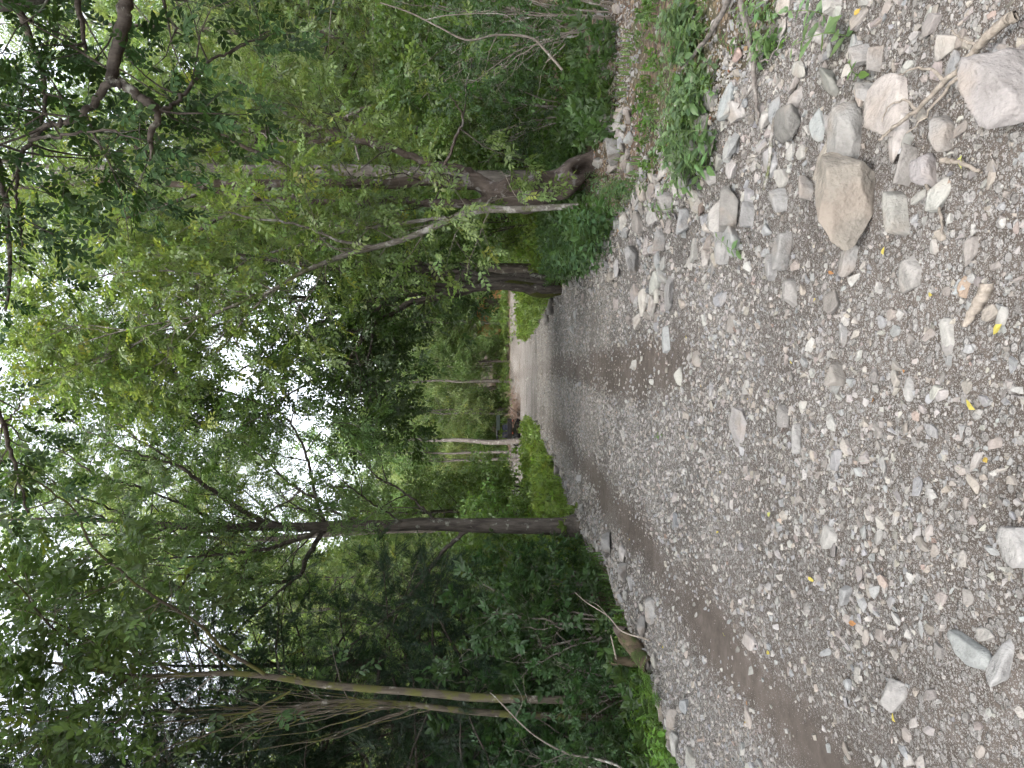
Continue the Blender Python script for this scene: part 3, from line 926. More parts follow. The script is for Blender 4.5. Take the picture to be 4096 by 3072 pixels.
# --- the big dark trunk beside the road
Y1_ = 14.1
b0 = ground(2318, 2108)
t1 = Tree(b0 - [0, 0, 0.1], 101)
tp = [b0 - [0, 0, 0.4]] + [at(x, y, Y1_) for x, y in [(2290, 2106), (2200, 2104), (2105, 2106), (1903, 2100), (1702, 2096), (1565, 2105), (1389, 2101), (1204, 2110), (1019, 2105), (833, 2115), (602, 2092), (417, 2082), (200, 2075), (-60, 2085)]]
P, Rr = t1.stem(tp, [0.32, 0.23, 0.18, 0.16, 0.145, 0.13, 0.12, 0.112, 0.10, 0.088, 0.075, 0.055, 0.042, 0.03, 0.018], 'trunk', 60)
LV_MAIN = [dict(per=3.6, t0=0.42, len=1.7, ang=48, rad=0.018, seg=5, wig=0.16, up=0.03, sides=4, taper=0.4),
           dict(per=5.5, t0=0.2, len=0.8, ang=50, rad=0.007, seg=3, wig=0.2, up=-0.02, sides=3, anch=5)]
LIMBS1 = [
    ([(1315, 2105), (1220, 2145), (1120, 2180), (1040, 2200), (900, 2215), (780, 2225), (600, 2240)], 14.1, 12.6, 0.075),
    ([(1296, 2125), (1230, 2220), (1190, 2305), (1046, 2332), (926, 2290), (806, 2286), (640, 2260)], 14.1, 15.5, 0.085),
    ([(1190, 2305), (1080, 2400), (970, 2500), (880, 2600), (760, 2680)], 14.3, 15.0, 0.05),
    ([(1065, 2095), (963, 2036), (833, 1953), (740, 1880), (648, 1842), (500, 1800)], 14.1, 12.8, 0.085),
    ([(1296, 2085), (1260, 1980), (1240, 1880), (1200, 1760), (1130, 1660), (1010, 1600)], 14.1, 12.2, 0.06),
    ([(1445, 2090), (1320, 2040), (1278, 2000), (1180, 1950), (1050, 1830), (930, 1740), (800, 1700)], 14.1, 16.0, 0.055),
    ([(1100, 2120), (1150, 2110), (1060, 2060), (1180, 1985), (1280, 1900)], 14.0, 13.0, 0.05),
    ([(1873, 2120), (1772, 2206), (1651, 2368), (1550, 2468), (1430, 2560), (1300, 2640)], 14.1, 13.2, 0.075),
    ([(1750, 2095), (1690, 2030), (1600, 1960), (1500, 1900), (1430, 1800)], 14.1, 13.4, 0.045),
    ([(1620, 2100), (1500, 2020), (1400, 1950), (1330, 1880)], 14.1, 12.8, 0.035),
    ([(900, 2110), (780, 2040), (660, 1990), (520, 1940), (380, 1900)], 14.1, 13.0, 0.05),
    ([(700, 2100), (560, 2160), (420, 2260), (280, 2320), (100, 2380)], 14.1, 13.0, 0.05),
    ([(560, 2090), (420, 2030), (260, 1960), (60, 1900)], 14.1, 12.6, 0.04),
    ([(980, 2110), (860, 2190), (760, 2300), (640, 2420), (480, 2500)], 14.1, 12.4, 0.05),
    ([(500, 1800), (350, 1720), (200, 1640), (60, 1560)], 12.8, 13.4, 0.03),
    ([(740, 1880), (560, 1760), (430, 1660), (300, 1560)], 13.2, 13.6, 0.035),
    ([(800, 1700), (650, 1620), (500, 1540), (360, 1480)], 15.6, 15.0, 0.035),
    ([(380, 1900), (240, 1800), (120, 1740)], 13.0, 13.6, 0.03),
    ([(1010, 1600), (880, 1560), (740, 1520), (620, 1450)], 12.4, 13.0, 0.03),
    ([(420, 2082), (300, 2000), (180, 1900), (80, 1840)], 14.1, 14.6, 0.04),
    ([(640, 2260), (480, 2330), (330, 2400), (160, 2460)], 15.4, 14.6, 0.035),
]
for pts, ya, yb, r0 in LIMBS1:
    r0 *= 0.66
    p, r_ = t1.stem(limb_px(pts, ya, yb), [r0, r0 * 0.8, r0 * 0.55, r0 * 0.25], 'limb', 6 * len(pts), 0.012)
    t1.sprout(p, r_, LV_MAIN)
    t1.sprout(p, r_, [dict(per=2.2, t0=0.08, t1=0.6, len=1.5, ang=45, rad=0.013, seg=6, wig=0.2, up=0.06, sides=4), dict(per=2.2, t0=0.2, len=0.6, ang=45, rad=0.006, seg=4, wig=0.25, up=0.03, sides=3, anch=0)])
t1.sprout(P, Rr, [dict(n=26, t0=0.52, len=2.2, ang=60, rad=0.03, seg=5, wig=0.14, up=0.06, sides=4)] + LV_MAIN[:])
t1.foliage('pinnate', 0.31, G_MID, keep=1.0, yellow=0.03)
tag(t1.build('broadleaf_tree', M_BARK_MAIN, M_LEAF, lump=0.05, sides=14), 'tall dark trunked tree with bare spreading limbs at the road edge', 'tree')

# --- slim tan sapling on the same side, nearer
b0 = ground(2490, 2803)
t2 = Tree(b0 - [0, 0, 0.1], 102)
tp = [b0 - [0, 0, 0.1]] + [at(x, y, 9.2) for x, y in [(2450, 2802), (2300, 2800), (2105, 2796), (1900, 2788), (1702, 2771), (1500, 2757), (1296, 2740), (1111, 2712), (926, 2694), (780, 2698), (648, 2703), (463, 2698), (280, 2660), (60, 2640), (-200, 2640)]]
P, Rr = t2.stem(tp, [0.066, 0.058, 0.055, 0.053, 0.053, 0.051, 0.049, 0.046, 0.040, 0.035, 0.032, 0.028, 0.024, 0.019, 0.013, 0.009], 'trunk', 64)
LV_SAP = [dict(per=3.8, t0=0.3, len=1.0, ang=50, rad=0.010, seg=4, wig=0.16, up=0.02, sides=4, taper=0.4),
          dict(per=6.5, t0=0.15, len=0.5, ang=48, rad=0.004, seg=3, wig=0.2, up=-0.03, sides=3, anch=3)]
LIMBS2 = [
    ([(1075, 2708), (980, 2650), (889, 2592), (787, 2490), (648, 2406), (509, 2305), (370, 2184), (306, 2055), (200, 1960), (60, 1880)], 9.2, 8.0, 0.026),
    ([(960, 2694), (889, 2640), (800, 2560), (720, 2440), (620, 2400)], 9.2, 9.6, 0.018),
    ([(740, 2700), (640, 2660), (520, 2600), (400, 2580), (240, 2500), (100, 2440)], 9.2, 8.6, 0.022),
    ([(1161, 2766), (1000, 2850), (850, 2930), (700, 2978), (560, 3060)], 9.2, 8.4, 0.016),
    ([(560, 2700), (430, 2760), (300, 2850), (160, 2930), (20, 3000)], 9.2, 8.6, 0.022),
    ([(430, 2695), (300, 2600), (180, 2480), (60, 2330), (-60, 2200)], 9.2, 7.8, 0.02),
    ([(1230, 2728), (1175, 2700), (1125, 2680)], 9.2, 9.0, 0.02),
    ([(280, 2660), (150, 2760), (40, 2900)], 9.2, 8.8, 0.018),
    ([(463, 2698), (330, 2820), (180, 2960), (60, 3060)], 9.2, 9.0, 0.02),
    ([(648, 2703), (520, 2830), (400, 2960), (280, 3080)], 9.2, 9.3, 0.02),
    ([(509, 2305), (400, 2360), (280, 2420), (150, 2480)], 8.5, 8.9, 0.014),
    ([(648, 2406), (560, 2500), (440, 2560)], 8.7, 9.4, 0.012),
]
for k, (pts, ya, yb, r0) in enumerate(LIMBS2):
    p, r_ = t2.stem(limb_px(pts, ya, yb), [r0, r0 * 0.8, r0 * 0.55, r0 * 0.3], 'limb', 6 * len(pts), 0.006)
    if k not in (3, 6): t2.sprout(p, r_, LV_SAP)
t2.sprout(P, Rr, [dict(n=14, t0=0.60, len=1.6, ang=55, rad=0.016, seg=5, wig=0.14, up=0.03, sides=4)] + LV_SAP)
t2.foliage('alternate', 0.36, (0.085, 0.150, 0.056), hi=True, keep=0.95, yellow=0.04)
tag(t2.build('sapling', M_BARK_SAP, M_LEAF, M_TWIG, lump=0.05, sides=12), 'slender tan sapling with a long pale branch reaching over the road', 'tree')

b0 = ground(2500, 2880)
t2b = Tree(b0 - [0, 0, 0.1], 103)
tp = [b0 - [0, 0, 0.1]] + [at(x, y, 9.6) for x, y in [(2300, 2868), (2100, 2862), (1900, 2848), (1760, 2832), (1622, 2815), (1405, 2804), (1250, 2815), (1150, 2840), (950, 2855), (760, 2880), (560, 2900), (300, 2960), (60, 3000)]]
P, Rr = t2b.stem(tp, [0.055, 0.052, 0.05, 0.047, 0.042, 0.036, 0.03, 0.026, 0.02, 0.016, 0.012, 0.01, 0.008, 0.006], 'trunk', 50)
gk = np.random.default_rng(9)
for k in range(26):                       # the sheaf of pale bare shoots
    s0 = gk.uniform(1150, 1750)
    y0 = np.interp(s0, [1150, 1400, 1750], [2840, 2804, 2832])
    sp = gk.uniform(-70, 170)
    pts = [(s0, y0), (s0 - 150, y0 + sp * 0.35), (s0 - 350, y0 + sp * 0.8), (s0 - gk.uniform(500, 900), y0 + sp * gk.uniform(1.0, 1.6))]
    r0 = gk.uniform(0.008, 0.016)
    ya = 9.6
    t2b.stem(limb_px(pts, ya, ya + gk.uniform(-0.7, 0.9)), [r0, r0 * 0.8, r0 * 0.5, r0 * 0.25], 'limb', 12, 0.012)
t2b.sprout(P, Rr, [dict(n=16, t0=0.45, len=1.2, ang=50, rad=0.010, seg=4, wig=0.16, up=0.04, sides=4)] + LV_SAP[1:])
t2b.foliage('alternate', 0.34, G_BLUE, hi=True, keep=0.25, yellow=0.03)
tag(t2b.build('sapling', M_BARK_SAP, M_LEAF, M_TWIG, sides=9), 'thin mossy sapling with a sheaf of bare shoots behind the tan sapling', 'tree')

# --- gnarled hollow tree
b0 = ground(2375, 650)
t3 = Tree(b0 - [0, 0, 0.15], 104)
YG = float(b0[1])
tp = [at(x, y, YG) for x, y in [(2400, 640), (2361, 655), (2287, 706), (2215, 738), (2148, 766), (2056, 778), (1990, 768), (1926, 740), (1850, 730), (1750, 722), (1600, 730), (1450, 735), (1200, 732), (950, 735), (700, 735), (480, 720), (250, 740), (0, 760)]]
P3, R3 = t3.stem(tp, [0.25, 0.24, 0.235, 0.255, 0.27, 0.26, 0.20, 0.15, 0.11, 0.095, 0.085, 0.08, 0.07, 0.06, 0.05, 0.04, 0.03, 0.02], 'trunk', 110)
LV_G = [dict(per=3.2, t0=0.3, len=1.5, ang=50, rad=0.016, seg=5, wig=0.2, up=0.02, sides=4, taper=0.4),
        dict(per=6.0, t0=0.15, len=0.65, ang=50, rad=0.006, seg=3, wig=0.22, up=-0.04, sides=3, anch=4)]
LIMBS3 = [
    ([(1960, 748), (1880, 690), (1780, 665), (1690, 640), (1565, 595), (1430, 560), (1296, 515), (1180, 470), (1050, 390), (960, 330)], YG, YG - 0.6, 0.075),
    ([(1380, 545), (1300, 560), (1200, 570), (1090, 555)], YG - 0.4, YG - 0.3, 0.05),
    ([(1520, 580), (1450, 500), (1380, 470), (1480, 420)], YG - 0.4, YG - 1.0, 0.035),
    ([(1980, 790), (1880, 812), (1780, 815), (1600, 800), (1400, 815), (1200, 800), (1000, 790), (800, 740), (600, 640)], YG, YG + 0.5, 0.085),
    ([(1780, 660), (1820, 560), (1850, 470), (1800, 380)], YG - 0.2, YG - 1.2, 0.03),
    ([(1250, 735), (1130, 660), (1000, 600), (860, 520), (720, 470)], YG, YG - 1.0, 0.045),
    ([(1100, 735), (980, 800), (860, 880), (720, 960), (560, 1040)], YG, YG + 0.8, 0.045),
    ([(850, 735), (720, 800), (560, 850), (400, 900)], YG, YG - 0.6, 0.04),
    ([(760, 735), (640, 650), (500, 560), (330, 480)], YG, YG + 0.8, 0.035),
]
for pts, ya, yb, r0 in LIMBS3:
    p, r_ = t3.stem(limb_px(pts, ya, yb), [r0, r0 * 0.8, r0 * 0.55, r0 * 0.25], 'limb', 6 * len(pts), 0.012)
    t3.sprout(p, r_, LV_G)
t3.sprout(P3, R3, [dict(n=14, t0=0.5, len=1.9, ang=60, rad=0.02, seg=5, wig=0.18, up=0.03, sides=4)] + LV_G[:])
t3.foliage('alternate', 0.28, G_YEL, keep=1.0, yellow=0.05)
root3 = t3.build('gnarled_tree', M_BARK_GNARL, M_LEAF, M_BARK_DARK, lump=0.11, sides=28)
tag(root3, 'gnarled leaning tree with a dark hollow at its foot', 'tree')
tr3 = [c for c in root3.children if c.name.startswith('trunk')][0]
me = tr3.data                              # press the hollow into the trunk's near side
co = np.empty(len(me.vertices) * 3, np.float32); me.vertices.foreach_get('co', co); co = co.reshape(-1, 3).astype(float)
W_ = co + t3.base
a_, b_ = at(2300, 690, YG), at(2352, 672, YG)
ax = nrm(b_ - a_); L_ = np.linalg.norm(b_ - a_)
mid = (a_ + b_) / 2
rel = W_ - mid
u_ = rel @ ax; xx_ = rel[:, 0] - ax[0] * u_
mask = np.exp(-((u_ / (L_ * 0.72)) ** 4)) * np.exp(-((xx_ / 0.085) ** 4)) * (W_[:, 1] < YG - 0.05)
co[:, 1] += mask * 0.36
me.vertices.foreach_set('co', co.astype(np.float32).ravel()); me.update()

# --- pale slender forked tree
b0 = ground(2400, 826)
t4 = Tree(b0 - [0, 0, 0.1], 105)
Y4 = float(b0[1])
tp = [b0 - [0, 0, 0.1]] + [at(x, y, Y4) for x, y in [(2380, 824), (2250, 828), (2150, 832), (2056, 838), (1907, 843), (1778, 889), (1593, 963), (1389, 1018), (1204, 1092), (1080, 1165), (1000, 1194), (860, 1250), (700, 1280), (500, 1320), (300, 1380)]]
P4, R4 = t4.stem(tp, [0.06, 0.05, 0.048, 0.050, 0.056, 0.058, 0.052, 0.048, 0.044, 0.038, 0.032, 0.028, 0.022, 0.016, 0.012, 0.008], 'trunk', 70)
LIMBS4 = [
    ([(1900, 845), (1830, 870), (1700, 880), (1560, 900), (1389, 926), (1200, 980), (1000, 1040), (800, 1150), (650, 1230), (480, 1290)], Y4, Y4 + 0.5, 0.045),
    ([(1930, 843), (1960, 800), (1985, 785)], Y4, Y4 + 0.1, 0.03),
    ([(1500, 985), (1350, 960), (1200, 900), (1000, 870), (820, 830), (600, 820)], Y4, Y4 - 0.8, 0.03),
    ([(1150, 1120), (1000, 1080), (850, 1100), (640, 1080), (430, 1100), (200, 1120)], Y4, Y4 - 0.8, 0.026),
    ([(1000, 1040), (800, 1000), (600, 980), (350, 960), (100, 940)], Y4 + 0.3, Y4 + 1.0, 0.03),
    ([(800, 1150), (560, 1130), (330, 1200), (100, 1240)], Y4 + 0.4, Y4 + 1.2, 0.025),
    ([(1080, 1165), (980, 1270), (900, 1380), (800, 1480), (720, 1580)], Y4, Y4 + 0.6, 0.022),
    ([(860, 1250), (700, 1400), (560, 1500), (420, 1560)], Y4, Y4 + 1.0, 0.018),
    ([(1300, 1050), (1250, 1160), (1180, 1250), (1130, 1360)], Y4, Y4 - 0.5, 0.016),
    ([(860, 1250), (640, 1330), (420, 1420), (220, 1480)], Y4, Y4 + 0.8, 0.022),
    ([(700, 1280), (500, 1400), (300, 1500), (140, 1580)], Y4, Y4 + 1.4, 0.02),
    ([(1000, 1194), (900, 1330), (760, 1440), (620, 1560)], Y4, Y4 + 1.2, 0.02),
    ([(500, 1320), (330, 1300), (180, 1340), (40, 1330)], Y4, Y4 + 0.6, 0.014),
]
for pts, ya, yb, r0 in LIMBS4:
    r0 *= 0.8
    p, r_ = t4.stem(limb_px(pts, ya, yb), [r0, r0 * 0.8, r0 * 0.55, r0 * 0.25], 'limb', 6 * len(pts), 0.008)
    t4.sprout(p, r_, [dict(per=4.0, t0=0.25, len=1.3, ang=50, rad=0.011, seg=5, wig=0.2, up=-0.01, sides=4, taper=0.4),
                      dict(per=6.5, t0=0.15, len=0.6, ang=50, rad=0.005, seg=3, wig=0.22, up=-0.08, sides=3, anch=5)])
t4.sprout(P4, R4, [dict(n=30, t0=0.28, len=1.6, ang=58, rad=0.016, seg=5, wig=0.18, up=0.0, sides=4)] + [dict(per=6.0, t0=0.15, len=0.6, ang=50, rad=0.005, seg=3, wig=0.22, up=-0.08, sides=3, anch=4)])
t4.foliage('alternate', 0.27, (0.120, 0.178, 0.060), keep=1.0, yellow=0.06, droop=0.4)
tag(t4.build('slender_tree', M_BARK_PALE, M_LEAF, M_TWIG, lump=0.04, sides=10), 'pale barked slender tree forking beside the gnarled hollow tree', 'tree')

# --- many stemmed mossy tree, dark leafy bough over the road
b0 = ground(2246, 1150)
t5 = Tree(b0 - [0, 0, 0.15], 106)
Y5 = float(b0[1])
LV5 = [dict(per=2.6, t0=0.35, len=1.9, ang=45, rad=0.02, seg=5, wig=0.16, up=0.02, sides=4, taper=0.4),
       dict(per=5.5, t0=0.15, len=0.85, ang=50, rad=0.008, seg=3, wig=0.22, up=-0.02, sides=3, anch=4)]
stems5 = [
    ([(2262, 1150), (2180, 1142), (2056, 1128), (1900, 1118), (1685, 1105), (1450, 1090), (1200, 1060), (900, 1010)], 0.0, 0.5, 0.19, 'trunk'),
    ([(2262, 1152), (2190, 1158), (2080, 1152), (1950, 1145), (1778, 1185), (1639, 1213), (1560, 1260), (1480, 1310), (1420, 1400), (1360, 1520)], -0.1, -1.6, 0.15, 'limb'),
    ([(2262, 1146), (2150, 1112), (2050, 1108), (1900, 1100), (1700, 1060), (1500, 1000), (1250, 930)], 0.4, 1.5, 0.17, 'limb'),
    ([(2090, 1140), (1950, 1150), (1800, 1140), (1600, 1150), (1450, 1170), (1250, 1190), (1000, 1180), (700, 1150)], 0.0, 0.6, 0.11, 'limb'),
    ([(2020, 1125), (1850, 1090), (1700, 1080), (1500, 1050), (1300, 1040), (1050, 1000)], 0.2, 1.2, 0.09, 'limb'),
    ([(1900, 1150), (1750, 1165), (1600, 1190), (1500, 1240), (1430, 1330), (1380, 1440)], -0.1, -0.6, 0.07, 'limb'),
    ([(1560, 1260), (1500, 1290), (1480, 1400), (1440, 1500), (1460, 1600)], -1.2, -2.2, 0.05, 'limb'),
    ([(1480, 1310), (1380, 1340), (1290, 1400), (1200, 1480)], -1.2, -0.6, 0.05, 'limb'),
    ([(1600, 1190), (1480, 1200), (1350, 1250), (1230, 1330), (1130, 1400)], -0.2, 0.4, 0.06, 'limb'),
    ([(1420, 1400), (1450, 1480), (1500, 1560), (1540, 1640)], -1.6, -2.4, 0.03, 'limb'),
    ([(1250, 1190), (1000, 1260), (760, 1340), (520, 1420), (300, 1440)], 0.2, -0.4, 0.06, 'limb'),
    ([(1000, 1180), (780, 1300), (560, 1420), (380, 1540)], 0.4, 0.8, 0.05, 'limb'),
    ([(1130, 1400), (960, 1480), (800, 1560), (640, 1620)], 0.4, -0.4, 0.04, 'limb'),
    ([(1380, 1440), (1250, 1520), (1120, 1600), (980, 1680)], -0.6, -1.2, 0.04, 'limb'),
    ([(1200, 1480), (1050, 1560), (900, 1640), (760, 1720)], -0.6, -0.2, 0.04, 'limb'),
]
for pts, ya, yb, r0, role in stems5:
    r0 *= 0.8
    p, r_ = t5.stem(limb_px(pts, Y5 + ya, Y5 + yb), [r0, r0 * 0.8, r0 * 0.7, r0 * 0.5, r0 * 0.25], role, 6 * len(pts), 0.015)
    lv = [dict(d) for d in LV5]
    if pts[-1][1] > 1300: lv[0]['t0'] = 0.45; lv[0]['per'] = 7.0
    t5.sprout(p, r_, lv)
t5.foliage('alternate', 0.40, (0.042, 0.080, 0.024), keep=1.0, droop=0.35)
root5 = t5.build('multi_stem_tree', M_BARK_DARK, M_LEAF, lump=0.08, sides=14)
tag(root5, 'many stemmed tree with brown moss at its base, dark bough over the road', 'tree')
tw = [at(x, y, Y5 - 0.04) for x, y in [(2258, 1158), (2190, 1160), (2120, 1158), (2060, 1140), (2010, 1132)]]
geo = Geo(); tube_batch((catmull(tw, 22) - t5.base)[None], np.interp(np.linspace(0, 1, 22), [0, 0.5, 0.85, 1], [0.17, 0.165, 0.12, 0.02])[None], 14, geo, lump=0.10, seed=4)
o = obj('moss', geo.mesh('moss', M_MOSS, True), root5); o['label'] = 'brown green moss sleeve on the near stem'

# --- overhanging tree: its trunk stands just outside the picture
t6 = Tree((3.75, 4.7, float(H(3.75, 4.7)) - 0.1), 107)
B6 = t6.base
P6, R6 = t6.stem([B6, B6 + [0, 0, 1.5], B6 + [-0.1, 0.05, 3.0], at(330, -200, 4.9), at(60, -40, 5.0), at(-300, 20, 5.2), at(-900, 200, 5.6)], [0.22, 0.18, 0.16, 0.14, 0.12, 0.09, 0.05], 'trunk', 40)
LV6 = [dict(per=6.0, t0=0.15, len=0.95, ang=52, rad=0.012, seg=5, wig=0.2, up=0.0, sides=4, taper=0.35),
       dict(per=8, t0=0.15, len=0.4, ang=50, rad=0.004, seg=3, wig=0.25, up=-0.03, sides=3, anch=3)]
LIMBS6 = [
    ([(520, -140), (505, 0), (472, 176), (444, 315), (500, 345), (570, 400), (630, 454), (602, 560), (610, 650)], 4.9, 5.1, 0.055, 1),
    ([(444, 315), (370, 420), (300, 480), (200, 500), (120, 560), (74, 685), (60, 800), (90, 980)], 5.05, 5.6, 0.03, 1),
    ([(630, 454), (720, 400), (800, 300), (850, 240), (960, 190), (1080, 120)], 5.1, 5.6, 0.018, 1),
    ([(120, 560), (260, 540), (420, 520), (560, 560)], 5.3, 5.0, 0.015, 1),
    ([(60, -40), (110, 120), (160, 260), (180, 400), (140, 540)], 5.0, 5.4, 0.03, 1),
    ([(-300, 20), (-120, 300), (-40, 520), (10, 760), (40, 1000), (20, 1250)], 5.2, 5.8, 0.04, 1),
    ([(240, -180), (300, -20), (330, 120), (340, 260)], 4.9, 5.2, 0.03, 1),
    ([(600, -160), (640, -30), (680, 80), (740, 160)], 4.9, 5.4, 0.02, 1),
    ([(-300, 20), (-260, 400), (-200, 800), (-120, 1200), (-60, 1500), (10, 1700), (60, 1860), (110, 2050)], 5.2, 5.4, 0.035, 0),
    ([(10, 1700), (60, 1650), (90, 1580)], 5.35, 5.4, 0.01, 0),
]
for pts, ya, yb, r0, full in LIMBS6:
    p, r_ = t6.stem(limb_px(pts, ya, yb), [r0, r0 * 0.75, r0 * 0.55, r0 * 0.25], 'limb', 6 * len(pts), 0.008)
    lv = [dict(d) for d in LV6]
    if not full: lv[0]['t0'] = 0.62; lv[0]['len'] = 0.55
    t6.sprout(p, r_, lv)
t6.foliage('alternate', 0.20, (0.026, 0.052, 0.016), hi=True, keep=0.85, droop=0.3)
tag(t6.build('overhanging_tree', M_BARK_DARK, M_LEAF_DARK, lump=0.05, sides=12), 'dark small leaved boughs hanging in against the sky over the verge', 'tree')

# --- prototypes for the wood behind: copied below
def wood_tree(seed, hgt, crown_r, t0, kind, size, color, n1, keep, bark, name, hi=False, tr=0.2, yellow=0.02, up=0.05, ang=62, anch=4):
    g = np.random.default_rng(seed)
    T_ = Tree((0, 0, 0), seed)
    k = 7
    pts = [np.array([0, 0, -0.2])]
    off = np.zeros(3)
    for i in range(1, k + 1):
        off = off + g.normal(0, 0.12, 3) * np.array([1, 1, 0])
        pts.append(np.array([0, 0, hgt * i / k]) + off)
    P_, R_ = T_.stem(pts, [tr * 1.35, tr, tr * 0.85, tr * 0.7, tr * 0.52, tr * 0.35, tr * 0.18, 0.015], 'trunk', 36)
    lv = [dict(n=n1, t0=t0, t1=0.99, len=crown_r, ang=ang, rad=tr * 0.32, seg=6, wig=0.14, up=up, sides=5, taper=0.55),
          dict(per=2.4, t0=0.25, len=crown_r * 0.42, ang=48, rad=tr * 0.09, seg=4, wig=0.2, up=0.0, sides=3, taper=0.4),
          dict(per=4.2, t0=0.15, len=0.8, ang=50, rad=0.008, seg=2, wig=0.2, up=-0.05, sides=3, anch=anch)]
    T_.sprout(P_, R_, lv)
    T_.foliage(kind, size, color, hi=hi, keep=keep, yellow=yellow, droop=0.35)
    r = T_.build(name, bark, M_LEAF, lump=0.05, sides=9)
    return r

def counts(root):
    return sum(len(c.data.polygons) for c in root.children_recursive if c.type == 'MESH')

PROTO = {
    'mid_a': wood_tree(201, 17, 4.2, 0.22, 'alternate', 0.40, G_MID, 34, 1.0, M_BARK_GREY, 'woodland_tree', tr=0.17),
    'mid_b': wood_tree(202, 18, 4.6, 0.16, 'pinnate', 0.46, G_FRESH, 36, 1.0, M_BARK_DARK, 'woodland_tree', tr=0.19),
    'far_a': wood_tree(203, 17, 4.6, 0.10, 'clump', 0.58, G_FRESH, 30, 0.8, M_BARK_GREY, 'woodland_tree', tr=0.19),
    'far_b': wood_tree(204, 20, 5.0, 0.14, 'clump', 0.62, (0.095, 0.155, 0.050), 32, 0.8, M_BARK_DARK, 'woodland_tree', tr=0.22),
    'far_c': wood_tree(205, 14, 4.0, 0.06, 'clump', 0.50, (0.165, 0.220, 0.095), 30, 0.9, M_BARK_GREY, 'woodland_tree', tr=0.15),
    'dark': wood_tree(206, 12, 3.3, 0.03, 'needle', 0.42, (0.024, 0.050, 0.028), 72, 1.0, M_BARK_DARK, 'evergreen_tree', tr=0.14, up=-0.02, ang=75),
}
_used = set()
def plant_tree(key, x, y, s, rz, label, group, cat='tree', sink=0.05, tilt=0.0, zs=1.0):
    src = PROTO[key]
    if key in _used: o = copy_tree(src)
    else: o = src; _used.add(key)
    o.location = (x, y, float(H(x, y)) - sink)
    o.scale = (s, s, s * zs)
    o.rotation_euler = (tilt, tilt * 0.6, rz)
    tag(o, label, cat, group)
    return o

PROTO['over'] = wood_tree(208, 19, 7.6, 0.56, 'alternate', 0.46, G_MID, 30, 1.0, M_BARK_DARK, 'canopy_tree', tr=0.24)  # added high crowns that shade the road, trunks out of view
PROTO['walnut'] = wood_tree(209, 18, 6.0, 0.48, 'pinnate', 0.44, G_FRESH, 28, 0.9, M_BARK_DARK, 'canopy_tree', tr=0.17)
gp = np.random.default_rng(77)
for x, y, s_, lb in [(-6.6, 5.0, 1.0, 'tall tree added for shade on the sapling side, crown high over the near road'), (6.2, 6.6, 1.0, 'tall tree added for shade beside the bank, crown high over the road'),
                     (-7.9, 11.2, 1.0, 'tall tree added for shade behind the saplings, crown high over the road'),
                     (5.6, 0.5, 1.0, 'unseen tall tree added for shade behind the viewer on the bank side'),
                     (-5.6, -3.6, 0.95, 'unseen tall tree added for shade behind the viewer on the sapling side'),
                     (-9.5, 0.5, 1.05, 'unseen tall tree added for shade, set back on the sapling side')]:
    plant_tree('over', x, y, s_, gp.uniform(0, 6.28), lb, 'tall trees added to shade the road')
for x, y, s_, lb in [(-5.12, 24.5, 1.0, 'feathery leaved tree hidden behind the big dark trunk, crown spreading over the road'), (-6.9, 33.0, 1.15, 'feathery leaved tree far behind the big dark trunk, crown reaching over the road'), (3.95, 23.6, 1.0, 'feathery leaved tree hidden behind the mossy tree, crown spreading over the road')]:
    plant_tree('walnut', x, y, s_, gp.uniform(0, 6.28), lb, None)
MIDS = [  # x, y, key, scale, label
    (5.1, 17.0, 'mid_a', 1.00, 'tall straight grey tree rising behind the gnarled hollow tree'),
    (7.6, 20.5, 'mid_b', 0.95, 'broad fresh green tree on the bank behind the stony dirt'),
    (10.8, 18.0, 'mid_a', 0.85, 'leafy tree at the top edge above the vine covered bank'),
    (6.6, 26.5, 'mid_b', 1.05, 'tall feathery tree behind the many stemmed tree'),
    (-6.6, 20.5, 'mid_a', 0.55, 'tall leafy tree just behind the big dark trunk'),
    (-7.6, 27.5, 'mid_b', 0.62, 'feathery tree over the bright verge beyond the dark trunk'),
    (9.4, 30.0, 'mid_a', 0.95, 'slender leafy tree behind the broad fresh green tree'),
    (-9.8, 23.5, 'mid_a', 0.62, 'tall tree deep in the wood between sapling and dark trunk'),
    (12.5, 25.0, 'mid_b', 1.05, 'bright crowned tree behind the shrubs on the bank'),
]
for x, y, k_, s, lb in MIDS:
    plant_tree(k_, x, y, s, gp.uniform(0, 6.28), lb, None)
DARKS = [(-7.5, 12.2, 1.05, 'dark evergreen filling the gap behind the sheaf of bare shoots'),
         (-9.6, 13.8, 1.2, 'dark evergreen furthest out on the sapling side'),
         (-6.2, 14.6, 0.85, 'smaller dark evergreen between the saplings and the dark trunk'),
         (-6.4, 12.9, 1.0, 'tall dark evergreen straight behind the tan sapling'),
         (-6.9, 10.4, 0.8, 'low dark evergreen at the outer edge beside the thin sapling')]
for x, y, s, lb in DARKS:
    plant_tree('dark', x, y, s, gp.uniform(0, 6.28), lb, 'dark evergreens behind the saplings')

